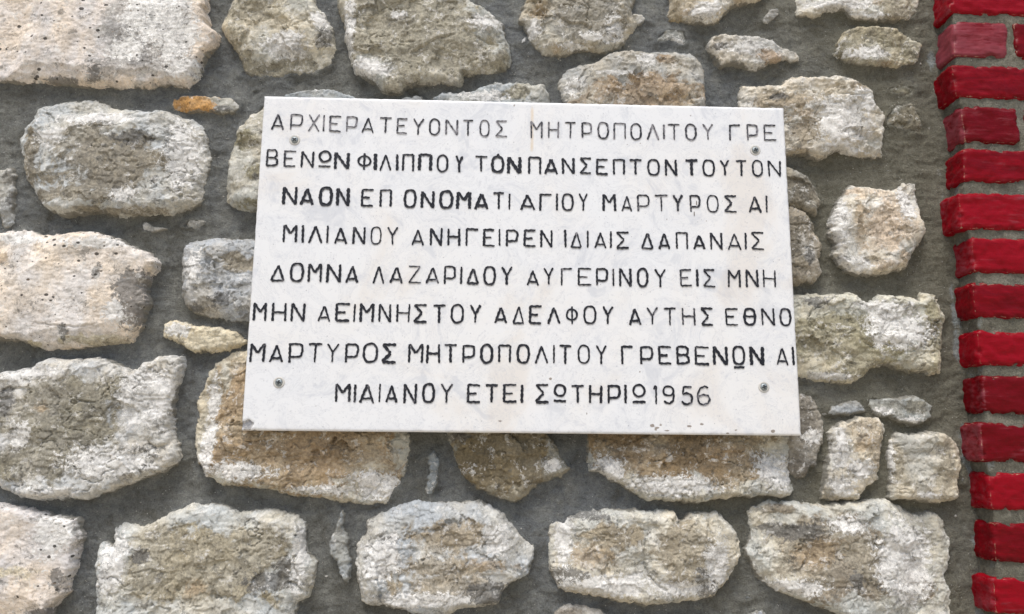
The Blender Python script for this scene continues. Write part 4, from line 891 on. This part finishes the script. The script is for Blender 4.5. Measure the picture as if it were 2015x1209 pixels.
loop = np.concatenate([np.arange(nx), np.arange(1, nz)*nx+nx-1, (nz-1)*nx+np.arange(nx-2, -1, -1), np.arange(nz-2, 0, -1)*nx])
VB = V[loop].copy(); VB[:, 1] = 0; nb = len(loop); k = np.arange(nb)
FS = np.stack([loop[(k+1) % nb], loop[k], len(V)+k, len(V)+(k+1) % nb], 1)
m = mesh_np('slab', np.concatenate([V, VB]), np.concatenate([F, FS]), M_MARBLE)
ca = m.color_attributes.new('mask', 'FLOAT_COLOR', 'POINT')
mm = np.stack([yel.ravel(), bro.ravel(), chp.ravel(), soot.ravel()], 1); mm = np.concatenate([mm, np.tile([[.15, -.1, -.05, 0]], (nb, 1))])
ca.data.foreach_set('color', mm.astype(np.float32).ravel())
link('slab', m, plq)
# ---- four cross-head screws
def lathe(prof, n=28):
    V = []; F = []
    for k in range(n):
        a = 2*math.pi*k/n
        V += [(r*math.cos(a), y, r*math.sin(a)) for r, y in prof]
    q = len(prof)
    for k in range(n):
        for j in range(q-1):
            a = k*q+j; b = ((k+1) % n)*q+j; F.append((a, b, b+1, a+1))
    return V, F
ring_m = mesh_np('screw_ring', *lathe([(.0108, 0), (.0104, -.0005), (.0088, -.0009), (.0072, -.0007), (.0066, -.0002)]), M_PLUG)
head_m = mesh_np('screw', *lathe([(.0066, 0), (.0066, -.0012), (.0058, -.0024), (.0035, -.0031), (.0001, -.0034)]), M_STEEL)
def cross(l, w):
    V = []; F = []
    for a in (0, math.pi/2):
        c, s_ = math.cos(a), math.sin(a); b = len(V); yy = -.00365-.0001*(a > 0)
        for u, v_ in ((-l, -w), (l, -w), (l, w), (-l, w)): V.append((u*c-v_*s_, yy, u*s_+v_*c))
        for u, v_ in ((-l, -w), (l, -w), (l, w), (-l, w)): V.append((u*c-v_*s_, -.0025, u*s_+v_*c))
        F += [(b, b+1, b+2, b+3), (b, b+4, b+5, b+1), (b+1, b+5, b+6, b+2), (b+2, b+6, b+7, b+3), (b+3, b+7, b+4, b)]
    return V, F
cross_m = mesh_np('cross_recess', *cross(.0042, .0013), M_DARK, False)
for sx, sy in ((580,276),(1486,296),(549,753),(1503,762)):
    q = wpt(sx, sy); a = lr.uniform(0, 1.5)
    o = link('screw', head_m, plq, (q[0], -T-.0002, q[1])); o.rotation_euler = (0, a, 0)
    link('screw_ring', ring_m, o); link('cross_recess', cross_m, o)
# two short dabs of red paint on the slab
for k, (rx_, ry_) in enumerate(((1370.5, 400), (1366, 421))):
    q = wpt(rx_, ry_)
    m = mesh_np('paint_drip', [(-.0009,0,-.004),(.0008,0,-.0042),(.0010,0,.001),(.0006,0,.0045),(-.0006,0,.0043),(-.0010,0,.001)], [(0,1,2,5),(5,2,3,4)], M_PAINT, False)
    m.color_attributes.new('mask', 'FLOAT_COLOR', 'POINT')
    o = link('paint_drip', m, plq, (q[0], -T-.0007, q[1])); o['thin'] = 0.0
